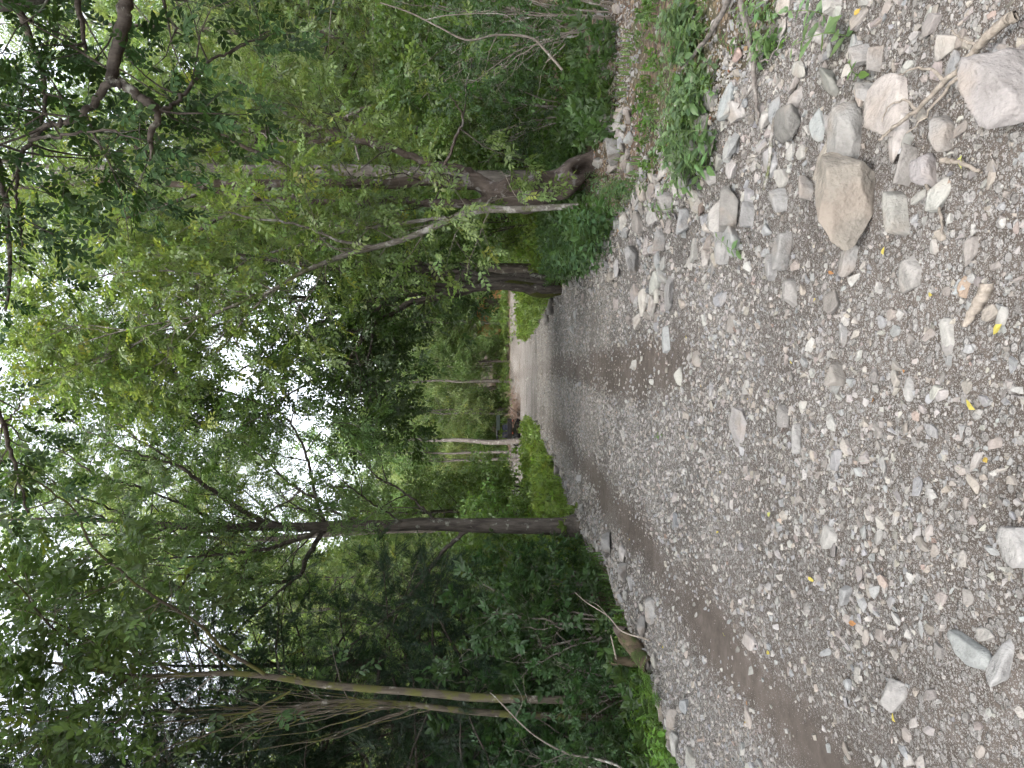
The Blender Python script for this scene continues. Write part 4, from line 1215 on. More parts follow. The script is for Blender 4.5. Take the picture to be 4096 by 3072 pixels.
# the wood: separate trees, spaced out, none on the road, verge or clearing
pts_ = []
def free(x, y, d):
    return all((x - a) ** 2 + (y - b) ** 2 > d * d for a, b in pts_)
for x, y, *_ in MIDS + DARKS: pts_.append((x, y))
tries = 0
spots = []
while tries < 9000 and len(spots) < 190:
    tries += 1
    y = gp.uniform(17, 104); x = gp.uniform(-1, 1) * (0.60 * y + 5)
    if y < 61:
        l_ = float(road_l(y)); r_ = float(road_r(y))
        if l_ - (3.6 if y < 36 else 1.2) < x < r_ + (4.2 if y < 42 else 1.2): continue
        if 36 < y < 61 and -11 < x < 10: continue
    if not free(x, y, 3.4 if y < 45 else 4.4): continue
    pts_.append((x, y)); spots.append((x, y))
for x, y in spots:
    key = ['far_a', 'far_b', 'far_c'][gp.integers(0, 3)] if y > 24 else ['mid_a', 'mid_b'][gp.integers(0, 2)]
    look = {'far_a': 'grey trunked', 'far_b': 'tall dark trunked', 'far_c': 'short bushy', 'mid_a': 'slender grey', 'mid_b': 'feathery'}[key]
    depth = 'at the front of' if (y < 70 if y > 60 else y < 36) else 'deep in'
    if y > 60: lb, gr = look + ' tree ' + depth + ' the wood closing off the far clearing', 'trees behind the far clearing'
    elif x < 0: lb, gr = look + ' tree ' + depth + ' the wood behind the big dark trunk', 'trees of the wood on the dark trunk side'
    else: lb, gr = look + ' tree ' + depth + ' the wood behind the hollow tree', 'trees of the wood on the hollow tree side'
    full = {'far_a': 17, 'far_b': 20, 'far_c': 14, 'mid_a': 17, 'mid_b': 18}[key]
    top = (0.185 * y if y > 60 else (0.33 * y + 1.5 if x < 0 else 0.46 * y + 1.0)) * gp.uniform(0.75, 1.2)
    s = min(1.2, max(0.45, top / full))
    plant_tree(key, x, y, s, gp.uniform(0, 6.28), lb, gr, zs=gp.uniform(0.95, 1.1))
# ------------------------------------------------------------------ trunks that stand clear in the distance
PROTO['bare'] = wood_tree(210, 17, 3.4, 0.50, 'clump', 0.55, G_MID, 22, 0.8, M_BARK_GREY, 'woodland_tree', tr=0.19)
CLEAR = [(-4.62, 55.5, 1.0, 1.0, 'pale grey trunk standing in front of the dark vehicle'),
         (-5.75, 57.0, 0.62, 1.3, 'thin brown trunk next to the pale trunk by the vehicle'),
         (-6.5, 58.5, 0.75, 0.9, 'mottled trunk second from the pale trunk by the vehicle'),
         (0.3, 63.0, 0.8, 1.1, 'straight trunk on the far bank at the road head'),
         (-2.3, 62.0, 0.7, 1.1, 'slim trunk on the far bank behind the brush pile'),
         (7.15, 32.6, 0.95, 1.0, 'dark straight trunk seen past the pale slender tree')]
for x, y, s, zs, lb in CLEAR:
    plant_tree('bare', x, y, s, gp.uniform(0, 6.28), lb, None, zs=zs)

# ------------------------------------------------------------------ shrubs
def shrub(seed, hgt, spread, nstem, kind, size, color, leafmat, bark, name, hi=False, anch=3, per=3.2, keep=1.0, yellow=0.0, t0=0.2, droop=0.2, merge=None):
    g = np.random.default_rng(seed)
    T_ = Tree((0, 0, 0), seed)
    for i in range(nstem):
        a = 6.28 * i / nstem + g.uniform(-0.4, 0.4)
        b = np.array([math.cos(a), math.sin(a), 0]) * g.uniform(0.02, 0.18)
        e = np.array([math.cos(a), math.sin(a), 0]) * spread * g.uniform(0.4, 1.0)
        h = hgt * g.uniform(0.65, 1.0)
        P_, R_ = T_.stem([b - [0, 0, 0.1], b + e * 0.2 + [0, 0, h * 0.4], b + e * 0.55 + [0, 0, h * 0.75], b + e + [0, 0, h]], [0.018, 0.014, 0.009, 0.004], 'stem', 12, 0.015)
        T_.sprout(P_, R_, [dict(per=per * 1.6, t0=t0, len=hgt * 0.42, ang=52, rad=0.008, seg=4, wig=0.2, up=0.0, sides=3, taper=0.4),
                           dict(per=per * 1.6, t0=0.2, len=hgt * 0.17, ang=50, rad=0.004, seg=2, wig=0.25, up=-0.02, sides=3, anch=anch)])
    T_.foliage(kind, size, color, hi=hi, keep=keep, yellow=yellow, droop=droop)
    return T_.build(name, bark, leafmat, sides=6, merge=merge)
PROTO['bush_big'] = shrub(301, 2.2, 0.9, 8, 'whorl', 0.24, (0.045, 0.092, 0.034), M_LEAF, M_TWIG, 'leafy_shrub', True, 3, 2.8, 1.0)
PROTO['bush_round'] = shrub(302, 2.4, 1.1, 8, 'alternate', 0.20, (0.040, 0.085, 0.026), M_LEAF, M_TWIG, 'leafy_shrub', True, 3, 3.0, 1.0)
PROTO['bush_far'] = shrub(303, 3.4, 1.6, 9, 'clump', 0.36, (0.090, 0.150, 0.045), M_LEAF, M_BARK_DARK, 'wood_shrub', False, 4, 2.1, 1.0, merge='stems')
PROTO['bush_low'] = shrub(304, 1.7, 1.1, 9, 'clump', 0.26, (0.105, 0.170, 0.048), M_LEAF, M_BARK_DARK, 'wood_shrub', False, 3, 3.0, 1.0, merge='stems')
BIG = [(-3.55, 9.9, 1.0, 'broad leaved shrub between the tan sapling and the dark trunk'),
       (-4.5, 10.8, 1.15, 'taller broad leaved shrub behind the mossy log'),
       (-3.9, 8.7, 0.55, 'low broad leaved shrub right behind the mossy log'),
       (-5.2, 9.2, 0.95, 'broad leaved shrub at the foot of the thin mossy sapling'),
       (-4.55, 7.9, 0.50, 'small broad leaved shrub under the tan sapling'),
       (-6.3, 11.2, 1.25, 'broad leaved shrub in front of the dark evergreens'),
       (-3.6, 12.4, 0.85, 'broad leaved shrub nearest the big dark trunk'),
       (-5.6, 7.9, 0.8, 'broad leaved shrub at the picture edge below the saplings')]
for x, y, s, lb in BIG:
    plant_tree('bush_big', x, y, s, gp.uniform(0, 6.28), lb, 'broad leaved shrubs under the saplings', 'shrub')
RND = [(5.15, 9.6, 0.95, 'round leaved shrub arching in over the dirt bank edge'),
       (6.4, 12.2, 1.15, 'round leaved shrub on the vine covered bank'),
       (5.4, 13.6, 0.9, 'round leaved shrub behind the hollow tree'),
       (7.6, 14.2, 1.3, 'tall round leaved shrub at the outer edge of the bank')]
for x, y, s, lb in RND:
    plant_tree('bush_round', x, y, s, gp.uniform(0, 6.28), lb, 'round leaved shrubs on the bank', 'shrub')
pts_ = []
tries = 0; nb = 0
while tries < 9000 and nb < 170:
    tries += 1
    y = gp.uniform(13, 76); x = gp.uniform(-1, 1) * (0.60 * y + 3)
    if y < 61:
        l_ = float(road_l(y)); r_ = float(road_r(y))
        if l_ - (2.6 if y < 36 else 0.8) < x < r_ + (2.8 if y < 42 else 0.8): continue
        if 34 < y < 60.5 and -9.5 < x < 9: continue
    if 4.3 < x < 9.5 and 13 < y < 16: continue
    if not free(x, y, 2.0 if y < 40 else 2.8): continue
    pts_.append((x, y)); nb += 1
    key = 'bush_far' if gp.random() < 0.6 else 'bush_low'
    hgt_ = 'tall' if key == 'bush_far' else 'low'; dp_ = 'just behind the verge' if y < 26 else 'deep in the wood'
    if y > 58: lb, gr = hgt_ + ' bushy shrub below the trees behind the far clearing', 'shrubs behind the far clearing'
    elif x < 0: lb, gr = hgt_ + ' bushy shrub ' + dp_ + ' on the dark trunk side', 'shrubs of the wood on the dark trunk side'
    else: lb, gr = hgt_ + ' bushy shrub ' + dp_ + ' on the hollow tree side', 'shrubs of the wood on the hollow tree side'
    plant_tree(key, x, y, gp.uniform(0.7, 1.35), gp.uniform(0, 6.28), lb, gr, 'shrub')

# ------------------------------------------------------------------ nettle-like plants
def herb(seed, hgt, pairs, leaf, color, lean=0.08):
    g = np.random.default_rng(seed)
    pts = catmull([np.array([0, 0, -0.03]), np.array([g.normal(0, lean * 0.4), g.normal(0, lean * 0.4), hgt * 0.5]), np.array([g.normal(0, lean), g.normal(0, lean), hgt])], 7)
    gs_ = Geo(); tube_batch(pts[None], np.linspace(0.0035, 0.0015, 7)[None], 3, gs_)
    gl = Geo()
    lv, lf = leaf_shape(True, 0.55)
    for i in range(pairs):
        t_ = 0.18 + 0.82 * i / max(1, pairs - 1)
        p = np.array([np.interp(t_ * 6, range(7), pts[:, c]) for c in range(3)])
        a0 = i * 1.57 + g.normal(0, 0.3)
        sz = leaf * (0.55 + 0.75 * math.sin(math.pi * min(0.95, 0.15 + t_ * 0.8))) * g.uniform(0.8, 1.2)
        for q in (0, math.pi):
            a = a0 + q + g.normal(0, 0.2)
            M = rot_to(np.array([math.cos(a), math.sin(a), g.normal(-0.12, 0.22)]), UP + g.normal(0, 0.2, 3))
            gl.add((lv * sz) @ M.T + p, lf, np.array(color) * g.uniform(0.75, 1.25) * g.normal(1, 0.04, 3))
    return gs_.mesh('stem', M_STEM, True), gl.mesh('leaves', M_LEAF)
HERB = {}
for k_, (h_, pr_, lf_, c_) in {'near': (0.25, 7, 0.070, (0.110, 0.170, 0.085)), 'near2': (0.19, 6, 0.078, (0.105, 0.175, 0.070)), 'tall': (0.75, 11, 0.105, (0.055, 0.108, 0.048)),
                             'tall2': (0.55, 9, 0.10, (0.062, 0.118, 0.046)), 'small': (0.12, 4, 0.045, (0.085, 0.165, 0.034)), 'fresh': (0.26, 6, 0.07, (0.090, 0.175, 0.030))}.items():
    HERB[k_] = [herb(hash_ + int(1000 * h_), h_, pr_, lf_, c_) for hash_ in (1, 2, 3)]
gh = np.random.default_rng(31)
def put_herb(keys, x, y, s, label, group, name='nettle_plant', cat='plant'):
    st, lf = HERB[keys[gh.integers(0, len(keys))]][gh.integers(0, 3)]
    r = empty(name, (x, y, float(H(x, y))), gh.uniform(0, 6.28))
    r.scale = (s, s, s)
    r.rotation_euler[0] = gh.normal(0, 0.12); r.rotation_euler[1] = gh.normal(0, 0.12)
    obj('stem', st, r); obj('leaves', lf, r)
    tag(r, label, cat, group)
    return r
def patch(n, px, keys, s0, s1, label, group, name='nettle_plant'):
    """plants scattered inside a ground polygon given by photo pixels"""
    poly = np.array([ground(*p)[:2] for p in px])
    lo_, hi_ = poly.min(0), poly.max(0)
    k = 0; guard = 0
    while k < n and guard < n * 60:
        guard += 1
        q = gh.uniform(lo_, hi_)
        c = False; j = len(poly) - 1
        for i in range(len(poly)):
            if (poly[i, 1] > q[1]) != (poly[j, 1] > q[1]) and q[0] < (poly[j, 0] - poly[i, 0]) * (q[1] - poly[i, 1]) / (poly[j, 1] - poly[i, 1]) + poly[i, 0]: c = not c
            j = i
        if not c: continue
        sc_ = gh.uniform(s0, s1)
        sz_ = 'tall ' if sc_ > s0 + 0.66 * (s1 - s0) else ('short ' if sc_ < s0 + 0.33 * (s1 - s0) else '')
        put_herb(keys, q[0], q[1], sc_, sz_ + label, group, name); k += 1
patch(125, [(2700, 60), (2740, 300), (2720, 560), (2730, 740), (2840, 720), (2880, 560), (2880, 330), (2850, 120), (2800, 0)], ['near', 'near2'], 0.7, 1.2, 'pale green nettle in the patch below the stony dirt bank', 'nettles in the pale patch on the berm')
patch(120, [(2260, 1060), (2330, 1110), (2440, 1060), (2490, 960), (2480, 870), (2420, 830), (2330, 900)], ['tall', 'tall2'], 0.7, 1.15, 'dark green nettle in the clump before the mossy tree', 'nettles in the dark clump')
patch(34, [(2430, 700), (2440, 860), (2560, 850), (2640, 790), (2590, 720)], ['near', 'tall2'], 0.5, 0.9, 'nettle in the thin strip between dirt bank and berm', 'nettles in the strip beside the dirt bank')
patch(60, [(2600, 2790), (2660, 2900), (2760, 3060), (2650, 3072), (2560, 2960), (2540, 2830)], ['fresh', 'small'], 0.7, 1.3, 'bright green weed at the road edge below the saplings', 'bright weeds under the saplings', 'weed_plant')
patch(26, [(2950, 10), (2960, 200), (3060, 260), (3160, 180), (3160, 30)], ['small', 'near2'], 0.5, 0.9, 'small weed on the bare soil by the fallen lichened branch', 'weeds on the bare soil', 'weed_plant')
def herb_px(keys, ix, iy, s, label, name='weed_plant'):
    p = ground(ix, iy)
    return put_herb(keys, p[0], p[1], s, label, None, name)
herb_px(['near2'], 3400, 150, 1.25, 'leafy sprig with oval leaves beside the pale upright stone')
herb_px(['near'], 3300, 60, 0.9, 'leafy sprig nearest the picture edge above the stones')
herb_px(['near2'], 2965, 985, 0.75, 'lone green sprig growing between the berm stones')
herb_px(['small'], 3480, 300, 1.1, 'clover tuft beside the dark grey tapered stone')
herb_px(['small'], 2655, 1740, 0.9, 'tiny dark seedling alone in the road')
herb_px(['near'], 2700, 830, 1.1, 'upright nettle alone on the berm crest')

# ferns beside the log
def fern(loc, n, ln, label, seed):
    g = np.random.default_rng(seed)
    r = empty('fern', loc)
    lv, lf = leaf_shape(False, 0.32)
    for k in range(n):
        a = g.uniform(0, 6.28)
        geo = Geo()
        pts = catmull([np.zeros(3), np.array([math.cos(a) * ln * 0.4, math.sin(a) * ln * 0.4, ln * 0.45]), np.array([math.cos(a) * ln, math.sin(a) * ln, ln * 0.35])], 16)
        tube_batch(pts[None], np.linspace(0.003, 0.001, 16)[None], 3, geo, (0.08, 0.15, 0.03))
        for i in range(2, 16):
            tn = nrm(pts[min(15, i + 1)] - pts[i - 1]); sd_ = nrm(np.cross(tn, UP))
            for q in (-1, 1):
                geo.add((lv * ln * 0.30 * (1.15 - i / 16)) @ rot_to(sd_ * q + tn * 0.35 - UP * 0.1, UP).T + pts[i], lf, np.array((0.085, 0.17, 0.035)) * g.uniform(0.8, 1.2))
        obj('frond', geo.mesh('frond', M_LEAF), r)
    tag(r, label, 'fern')
fern(ground(2620, 2735), 5, 0.30, 'small bright fern at the road edge beside the mossy log', 1)
fern(ground(2650, 2800), 4, 0.26, 'second small fern just past the first by the log', 2)

# ------------------------------------------------------------------ masses of low growth
gq = np.random.default_rng(41)
def mass(name, label, specs, kind_spray, mat, hi=False):
    """specs: list of (n, x0, x1, y0, y1, mask function, size, colour, spread)"""
    geo = Geo()
    for n, x0, x1, y0, y1, mask, size, colr, rise in specs:
        x = gq.uniform(x0, x1, n); y = gq.uniform(y0, y1, n)
        k = mask(x, y) & (np.abs(x) < 0.60 * y + 1.5)
        x, y = x[k], y[k]; n_ = len(x)
        P_ = np.stack([x, y, H(x, y) + gq.uniform(0, 1, n_) ** 1.3 * rise], -1)
        D_ = gq.normal(0, 0.55, (n_, 3)) + np.array([0, 0, 0.9])
        S_ = size * gq.uniform(0.6, 1.3, n_)
        C_ = np.array(colr)[None] * gq.uniform(0.75, 1.3, (n_, 1)) * gq.normal(1, 0.05, (n_, 3))
        place_sprays(geo, sprays(kind_spray, hi), P_, D_, S_, np.clip(C_, 0.005, 0.5), gq, up_noise=0.6, droop=0.0)
    o = obj(name, geo.mesh(name, mat))
    tag(o, label, 'undergrowth', kind='stuff')
    return o
sight = lambda x, y: ~((np.abs(x / y - 0.312) < 0.055) & (y > 8.4) & (y < 11.9))     # trodden gap before the hollow tree
offl = lambda x, y: road_l(y) - x
offr = lambda x, y: x - road_r(y)
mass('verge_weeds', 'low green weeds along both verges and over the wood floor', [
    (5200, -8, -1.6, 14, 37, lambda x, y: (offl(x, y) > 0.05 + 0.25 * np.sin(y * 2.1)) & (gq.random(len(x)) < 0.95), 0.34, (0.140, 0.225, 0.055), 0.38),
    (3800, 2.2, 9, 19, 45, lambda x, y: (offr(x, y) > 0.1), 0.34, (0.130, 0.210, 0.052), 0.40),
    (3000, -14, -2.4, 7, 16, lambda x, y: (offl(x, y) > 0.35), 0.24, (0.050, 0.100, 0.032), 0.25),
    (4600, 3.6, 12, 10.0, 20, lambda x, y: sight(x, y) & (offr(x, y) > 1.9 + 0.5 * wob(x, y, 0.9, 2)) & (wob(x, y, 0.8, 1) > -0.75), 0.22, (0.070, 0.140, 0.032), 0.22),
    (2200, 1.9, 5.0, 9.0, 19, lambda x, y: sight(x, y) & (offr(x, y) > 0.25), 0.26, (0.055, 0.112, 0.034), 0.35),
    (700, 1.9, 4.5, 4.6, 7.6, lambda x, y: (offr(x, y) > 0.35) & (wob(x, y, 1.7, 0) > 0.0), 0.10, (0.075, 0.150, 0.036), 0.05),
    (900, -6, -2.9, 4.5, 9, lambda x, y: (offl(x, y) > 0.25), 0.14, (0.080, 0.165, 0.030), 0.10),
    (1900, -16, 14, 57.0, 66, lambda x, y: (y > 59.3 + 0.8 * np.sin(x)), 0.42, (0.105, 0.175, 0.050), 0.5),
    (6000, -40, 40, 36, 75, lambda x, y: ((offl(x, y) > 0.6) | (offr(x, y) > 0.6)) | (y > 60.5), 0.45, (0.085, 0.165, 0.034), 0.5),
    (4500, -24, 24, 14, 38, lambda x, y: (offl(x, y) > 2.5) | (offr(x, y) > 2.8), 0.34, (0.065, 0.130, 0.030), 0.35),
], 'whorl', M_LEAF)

# grass tufts in the bright verges
def blades(n, x0, x1, y0, y1, mask, h, geo, colr):
    x = gq.uniform(x0, x1, n); y = gq.uniform(y0, y1, n)
    k = mask(x, y) & (np.abs(x) < 0.60 * y + 1.5); x, y = x[k], y[k]; n = len(x)
    b = np.stack([x, y, H(x, y)], -1)
    a = gq.uniform(0, 6.28, n); hh = h * gq.uniform(0.5, 1.2, n); w = 0.006 + 0.010 * gq.random(n)
    sd_ = np.stack([np.cos(a), np.sin(a), 0 * a], -1); ln = np.stack([np.sin(a), -np.cos(a), 0 * a], -1) * (hh * gq.uniform(0.1, 0.7, n))[:, None]
    up = np.stack([0 * a, 0 * a, hh], -1)
    V = np.stack([b - sd_ * w[:, None], b + sd_ * w[:, None], b + up * 0.6 + ln * 0.35 + sd_ * w[:, None] * 0.7, b + up * 0.6 + ln * 0.35 - sd_ * w[:, None] * 0.7, b + up * 0.9 + ln], 1)
    F = np.array([(0, 1, 2), (0, 2, 3), (3, 2, 4)])[None] + (np.arange(n) * 5)[:, None, None]
    C = np.repeat(np.array(colr)[None] * gq.uniform(0.7, 1.3, (n, 1)), 5, 0)
    geo.add(V.reshape(-1, 3), F.reshape(-1, 3), C)
geo = Geo()
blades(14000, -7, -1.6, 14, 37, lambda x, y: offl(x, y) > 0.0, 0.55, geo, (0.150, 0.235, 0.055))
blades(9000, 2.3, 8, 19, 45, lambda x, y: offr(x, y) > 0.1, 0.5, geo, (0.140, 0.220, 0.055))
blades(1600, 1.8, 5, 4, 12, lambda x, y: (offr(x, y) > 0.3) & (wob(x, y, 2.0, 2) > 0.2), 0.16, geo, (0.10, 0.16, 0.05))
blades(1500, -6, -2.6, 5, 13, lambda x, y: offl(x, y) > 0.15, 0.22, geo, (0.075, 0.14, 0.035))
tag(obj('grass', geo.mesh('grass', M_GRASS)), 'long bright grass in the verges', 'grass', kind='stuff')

# dead leaves on the soil
geo = Geo()
n = 9000
x = np.concatenate([gq.uniform(1.7, 9, n // 2), gq.uniform(-9, -2.6, n // 2)]); y = gq.uniform(2.4, 16, n)
k = ((offr(x, y) > 0.15) | (offl(x, y) > 0.2)) & (np.abs(x) < 0.6 * y + 1)
x, y = x[k], y[k]; n = len(x)
lv, lf = leaf_shape(False, 0.55)
D_ = nrm(np.stack([gq.normal(0, 1, n), gq.normal(0, 1, n), gq.normal(0, 0.12, n)], -1)); Z_ = nrm(np.array([0, 0, 1.0]) + gq.normal(0, 0.35, (n, 3))); Yv = nrm(np.cross(Z_, D_)); Z_ = np.cross(D_, Yv)
V = np.einsum('nij,vj->nvi', np.stack([D_, Yv, Z_], -1), lv) * gq.uniform(0.025, 0.06, n)[:, None, None] + np.stack([x, y, H(x, y) + 0.012], -1)[:, None, :]
pc = np.array([(0.17, 0.10, 0.055), (0.22, 0.15, 0.09), (0.12, 0.075, 0.05), (0.27, 0.20, 0.13), (0.19, 0.09, 0.06)])[gq.integers(0, 5, n)]
geo.add(V.reshape(-1, 3), (lf[None] + (np.arange(n) * 4)[:, None, None]).reshape(-1, 3), np.repeat(pc, 4, 0))
tag(obj('leaf_litter', geo.mesh('leaf_litter', M_DRY)), 'brown dead leaves strewn over the bare soil', 'leaf litter', kind='stuff')

# ------------------------------------------------------------------ fallen leaves on the gravel
LEAF_PX = [(3278, 1204), (4043, 1296), (3009, 1596), (3096, 1561), (3182, 1441), (3450, 2495), (2898, 1885), (3098, 2617), (3000, 2889), (2917, 2546), (3935, 1639), (3648, 1482), (3333, 843),
           (3254, 2306), (3982, 1852), (2500, 2000), (2528, 2157), (3336, 1085), (2665, 2593), (3560, 1020), (3440, 60), (3880, 620), (3760, 1180), (3005, 2800), (3610, 2890), (2760, 1350), (2820, 1550), (3100, 2050), (2880, 2130), (3520, 1600)]
gl_ = np.random.default_rng(8)
lv, lf = leaf_shape(True, 0.62)
lm = []
for c in ((0.34, 0.29, 0.07), (0.32, 0.23, 0.06), (0.30, 0.31, 0.10), (0.25, 0.13, 0.06)):
    v = lv.copy(); v[:, 2] += 0.10 * np.sin(v[:, 0] * 5)
    lm.append(mesh_np('fallen_leaf', v, lf, M_DRY, np.tile(np.array(c), (len(v), 1))))
for i, (ix, iy) in enumerate(LEAF_PX):
    p = ground(ix, iy)
    k = [0, 0, 1, 2, 0, 3][i % 6]
    o = obj('fallen_leaf', lm[k], None, p + [0, 0, 0.028])
    s = gl_.uniform(0.028, 0.048); o.scale = (s, s, s)
    o.rotation_euler = (gl_.normal(0, 0.25), gl_.normal(0, 0.25), gl_.uniform(0, 6.28))
    tag(o, 'small %s fallen leaf lying on the gravel' % ['yellow', 'amber', 'yellow green', 'rusty'][k], 'leaf', 'fallen leaves on the road')

# ------------------------------------------------------------------ sticks, branches, log
def stick(name, px, r0, r1, mat, label, cat, lift=0.0, forks=(), n=None):
    pts = [ground(*p) + [0, 0, r0 + lift] for p in px]
    base = pts[0]
    root = empty(name, base)
    n = n or 6 * len(pts)
    g = np.random.default_rng(len(label))
    P_ = catmull(pts, n); P_[1:] += g.normal(0, r0 * 0.18, P_[1:].shape)
    geo = Geo(); tube_batch((P_ - base)[None], np.linspace(r0, r1, n)[None], 7, geo, lump=0.12, seed=len(label))
    main = obj('main_stem', geo.mesh('main_stem', mat, True), root)
    for fp, fr in forks:
        q = [ground(*p) + [0, 0, r0 + lift] for p in fp]
        Q = catmull(q, 14); Q[1:] += g.normal(0, fr * 0.5, Q[1:].shape)
        geo = Geo(); tube_batch((Q - base)[None], np.linspace(fr, fr * 0.3, 14)[None], 6, geo, lump=0.1)
        obj('side_branch', geo.mesh('side_branch', mat, True), root)
    return tag(root, label, cat)
stick('dead_branch', [(4150, 60), (4096, 100), (3970, 215), (3860, 325), (3740, 440), (3640, 510), (3585, 560)], 0.017, 0.005, M_DEADWOOD, 'long pale barkless branch lying beside the huge corner slab', 'branch', 0.05,
      [([(3860, 325), (3800, 280), (3720, 275), (3660, 300)], 0.007), ([(3740, 440), (3690, 400), (3620, 430), (3590, 490)], 0.006), ([(3950, 235), (3900, 330), (3800, 430), (3700, 540)], 0.009), ([(4000, 190), (3930, 160), (3880, 120)], 0.006)])
stick('driftwood', [(3885, 1305), (3930, 1230), (3975, 1135)], 0.011, 0.024, M_DEADWOOD, 'short pale driftwood chunk lying on the near road', 'wood', 0.01, n=16)
stick('fallen_branch', [(2995, -60), (2915, 98), (2845, 190), (2774, 279)], 0.022, 0.012, M_BARK_GREY, 'lichened grey branch pointing into the pale nettle patch', 'branch', 0.06)
stick('fallen_branch', [(2985, -40), (3010, 60), (3045, 217), (3050, 330), (3067, 472)], 0.020, 0.010, M_BARK_GREY, 'curved lichened branch lying on bare soil by the stones', 'branch', 0.03, [([(3045, 217), (3110, 240), (3170, 140)], 0.008), ([(3050, 350), (3000, 400), (2960, 480)], 0.008)])
stick('fallen_branch', [(3130, 470), (3115, 560), (3100, 690), (3085, 760)], 0.013, 0.008, M_BARK_PALE, 'mossy pale twig across the berm above the big boulder', 'branch', 0.03, [([(3115, 560), (3060, 620), (3010, 640)], 0.005)])
stick('root_stick', [(3710, 700), (3760, 780), (3790, 850), (3800, 930)], 0.008, 0.004, M_TWIG, 'thin brown stick on the gravel in front of the pinkish stone', 'stick', 0.02)
stick('root_stick', [(3800, 640), (3880, 650), (3960, 690)], 0.010, 0.006, M_DEADWOOD, 'short tan stick below the pale branch on the gravel', 'stick', 0.02)
stick('root_stick', [(2960, 1490), (3000, 1560), (3030, 1600)], 0.005, 0.003, M_TWIG, 'tiny twig beside the yellow leaves in mid road', 'stick', 0.015)
stick('root_stick', [(2700, 2620), (2720, 2560), (2715, 2490)], 0.006, 0.003, M_TWIG, 'thin twig on the gravel below the mossy log', 'stick', 0.015)

def branch3(name, pts, r0, r1, mat, label, cat, forks=(), lump=0.08, sides=7, n=None):
    base = np.array(pts[0])
    root = empty(name, base)
    n = n or 7 * len(pts)
    P_ = catmull(pts, n)
    geo = Geo(); tube_batch((P_ - base)[None], np.linspace(r0, r1, n)[None], sides, geo, lump=lump, seed=3)
    obj('main_stem', geo.mesh('main_stem', mat, True), root)
    for q, fr in forks:
        Q = catmull(q, 14)
        geo = Geo(); tube_batch((Q - base)[None], np.linspace(fr, fr * 0.3, 14)[None], 5, geo)
        obj('side_branch', geo.mesh('side_branch', mat, True), root)
    return tag(root, label, cat)
branch3('leaning_branch', limb_px([(2600, 2560), (2578, 2554), (2487, 2524), (2430, 2463), (2348, 2411), (2300, 2370)], 7.0, 7.8), 0.010, 0.003, M_DEADWOOD, 'thin pale dead branch leaning over the mossy log', 'branch',
        [(limb_px([(2430, 2463), (2390, 2420), (2345, 2400)], 7.4, 7.6), 0.004)])
branch3('leaning_branch', limb_px([(2500, 2745), (2470, 2650), (2455, 2590), (2443, 2541)], 7.8, 7.5), 0.011, 0.008, M_DEADWOOD, 'bare brown stick leaning behind the mossy log', 'branch')
branch3('leaning_branch', limb_px([(2500, 3090), (2468, 3063), (2380, 3035), (2266, 3013), (2125, 2932), (1994, 2801), (1960, 2770)], 7.4, 8.4), 0.015, 0.006, M_TWIG, 'pale bent branch sweeping down to the picture edge below the tan sapling', 'branch',
        [(limb_px([(2266, 3013), (2200, 3040), (2100, 3080)], 7.9, 7.8), 0.006), (limb_px([(2060, 2870), (2090, 2800), (2050, 2720)], 8.2, 8.3), 0.005)])
branch3('arching_branch', limb_px([(2250, 280), (2180, 200), (2120, 150), (1990, 140), (1870, 160), (1760, 110), (1640, 50), (1520, 10)], 9.0, 8.4), 0.018, 0.008, M_TWIG, 'pale arching branch in the shrub at the bank edge', 'branch',
        [(limb_px([(1990, 140), (1960, 200), (1930, 300), (1850, 340)], 8.8, 8.8), 0.006), (limb_px([(1700, 80), (1800, 60), (2000, 55), (2060, 90)], 8.6, 8.4), 0.008)])
branch3('dead_stick', limb_px([(2290, 140), (2240, 200), (2160, 270)], 10.5, 10.9), 0.015, 0.008, M_DEADWOOD, 'broken white stick standing in the vines on the bank', 'stick')
branch3('dead_stick', limb_px([(2120, 828), (2090, 800), (2060, 780), (2020, 700)], 11.2, 11.0), 0.010, 0.005, M_DEADWOOD, 'thin pale stick crossing the gnarled trunk', 'stick')

# mossy log end and its stub
gB = ground(2612, 2672)
ptsL = [gB + [0, 0, 0.02], at(2560, 2620, 7.35), at(2510, 2560, 7.5), at(2480, 2528, 7.6)]
root = empty('log', gB)
P_ = catmull(ptsL, 26)
geo = Geo(); tube_batch((P_ - gB)[None], np.interp(np.linspace(0, 1, 26), [0, 0.15, 0.5, 0.85, 0.95, 1], [0.07, 0.09, 0.092, 0.075, 0.05, 0.02])[None], 20, geo, lump=0.05, seed=6)
obj('log_body', geo.mesh('log_body', M_LOG, True), root)
geo = Geo(); tube_batch((catmull([ptsL[3] - nrm(ptsL[3] - ptsL[2]) * 0.05, ptsL[3] + nrm(ptsL[3] - ptsL[2]) * 0.05, ptsL[3] + nrm(ptsL[3] - ptsL[2]) * 0.10], 8) - gB)[None], np.linspace(0.07, 0.01, 8)[None], 12, geo, lump=0.2, seed=2)
obj('rotten_end', geo.mesh('rotten_end', M_BARK_GNARL, True), root)
tag(root, 'short rotten log with green moss lying at the road edge', 'log')
branch3('stump', limb_px([(2590, 2662), (2557, 2656), (2500, 2648), (2440, 2642)], 7.75, 7.7), 0.060, 0.045, M_LOG, 'broken grey stump standing behind the rotten log', 'stump', lump=0.12, sides=10)

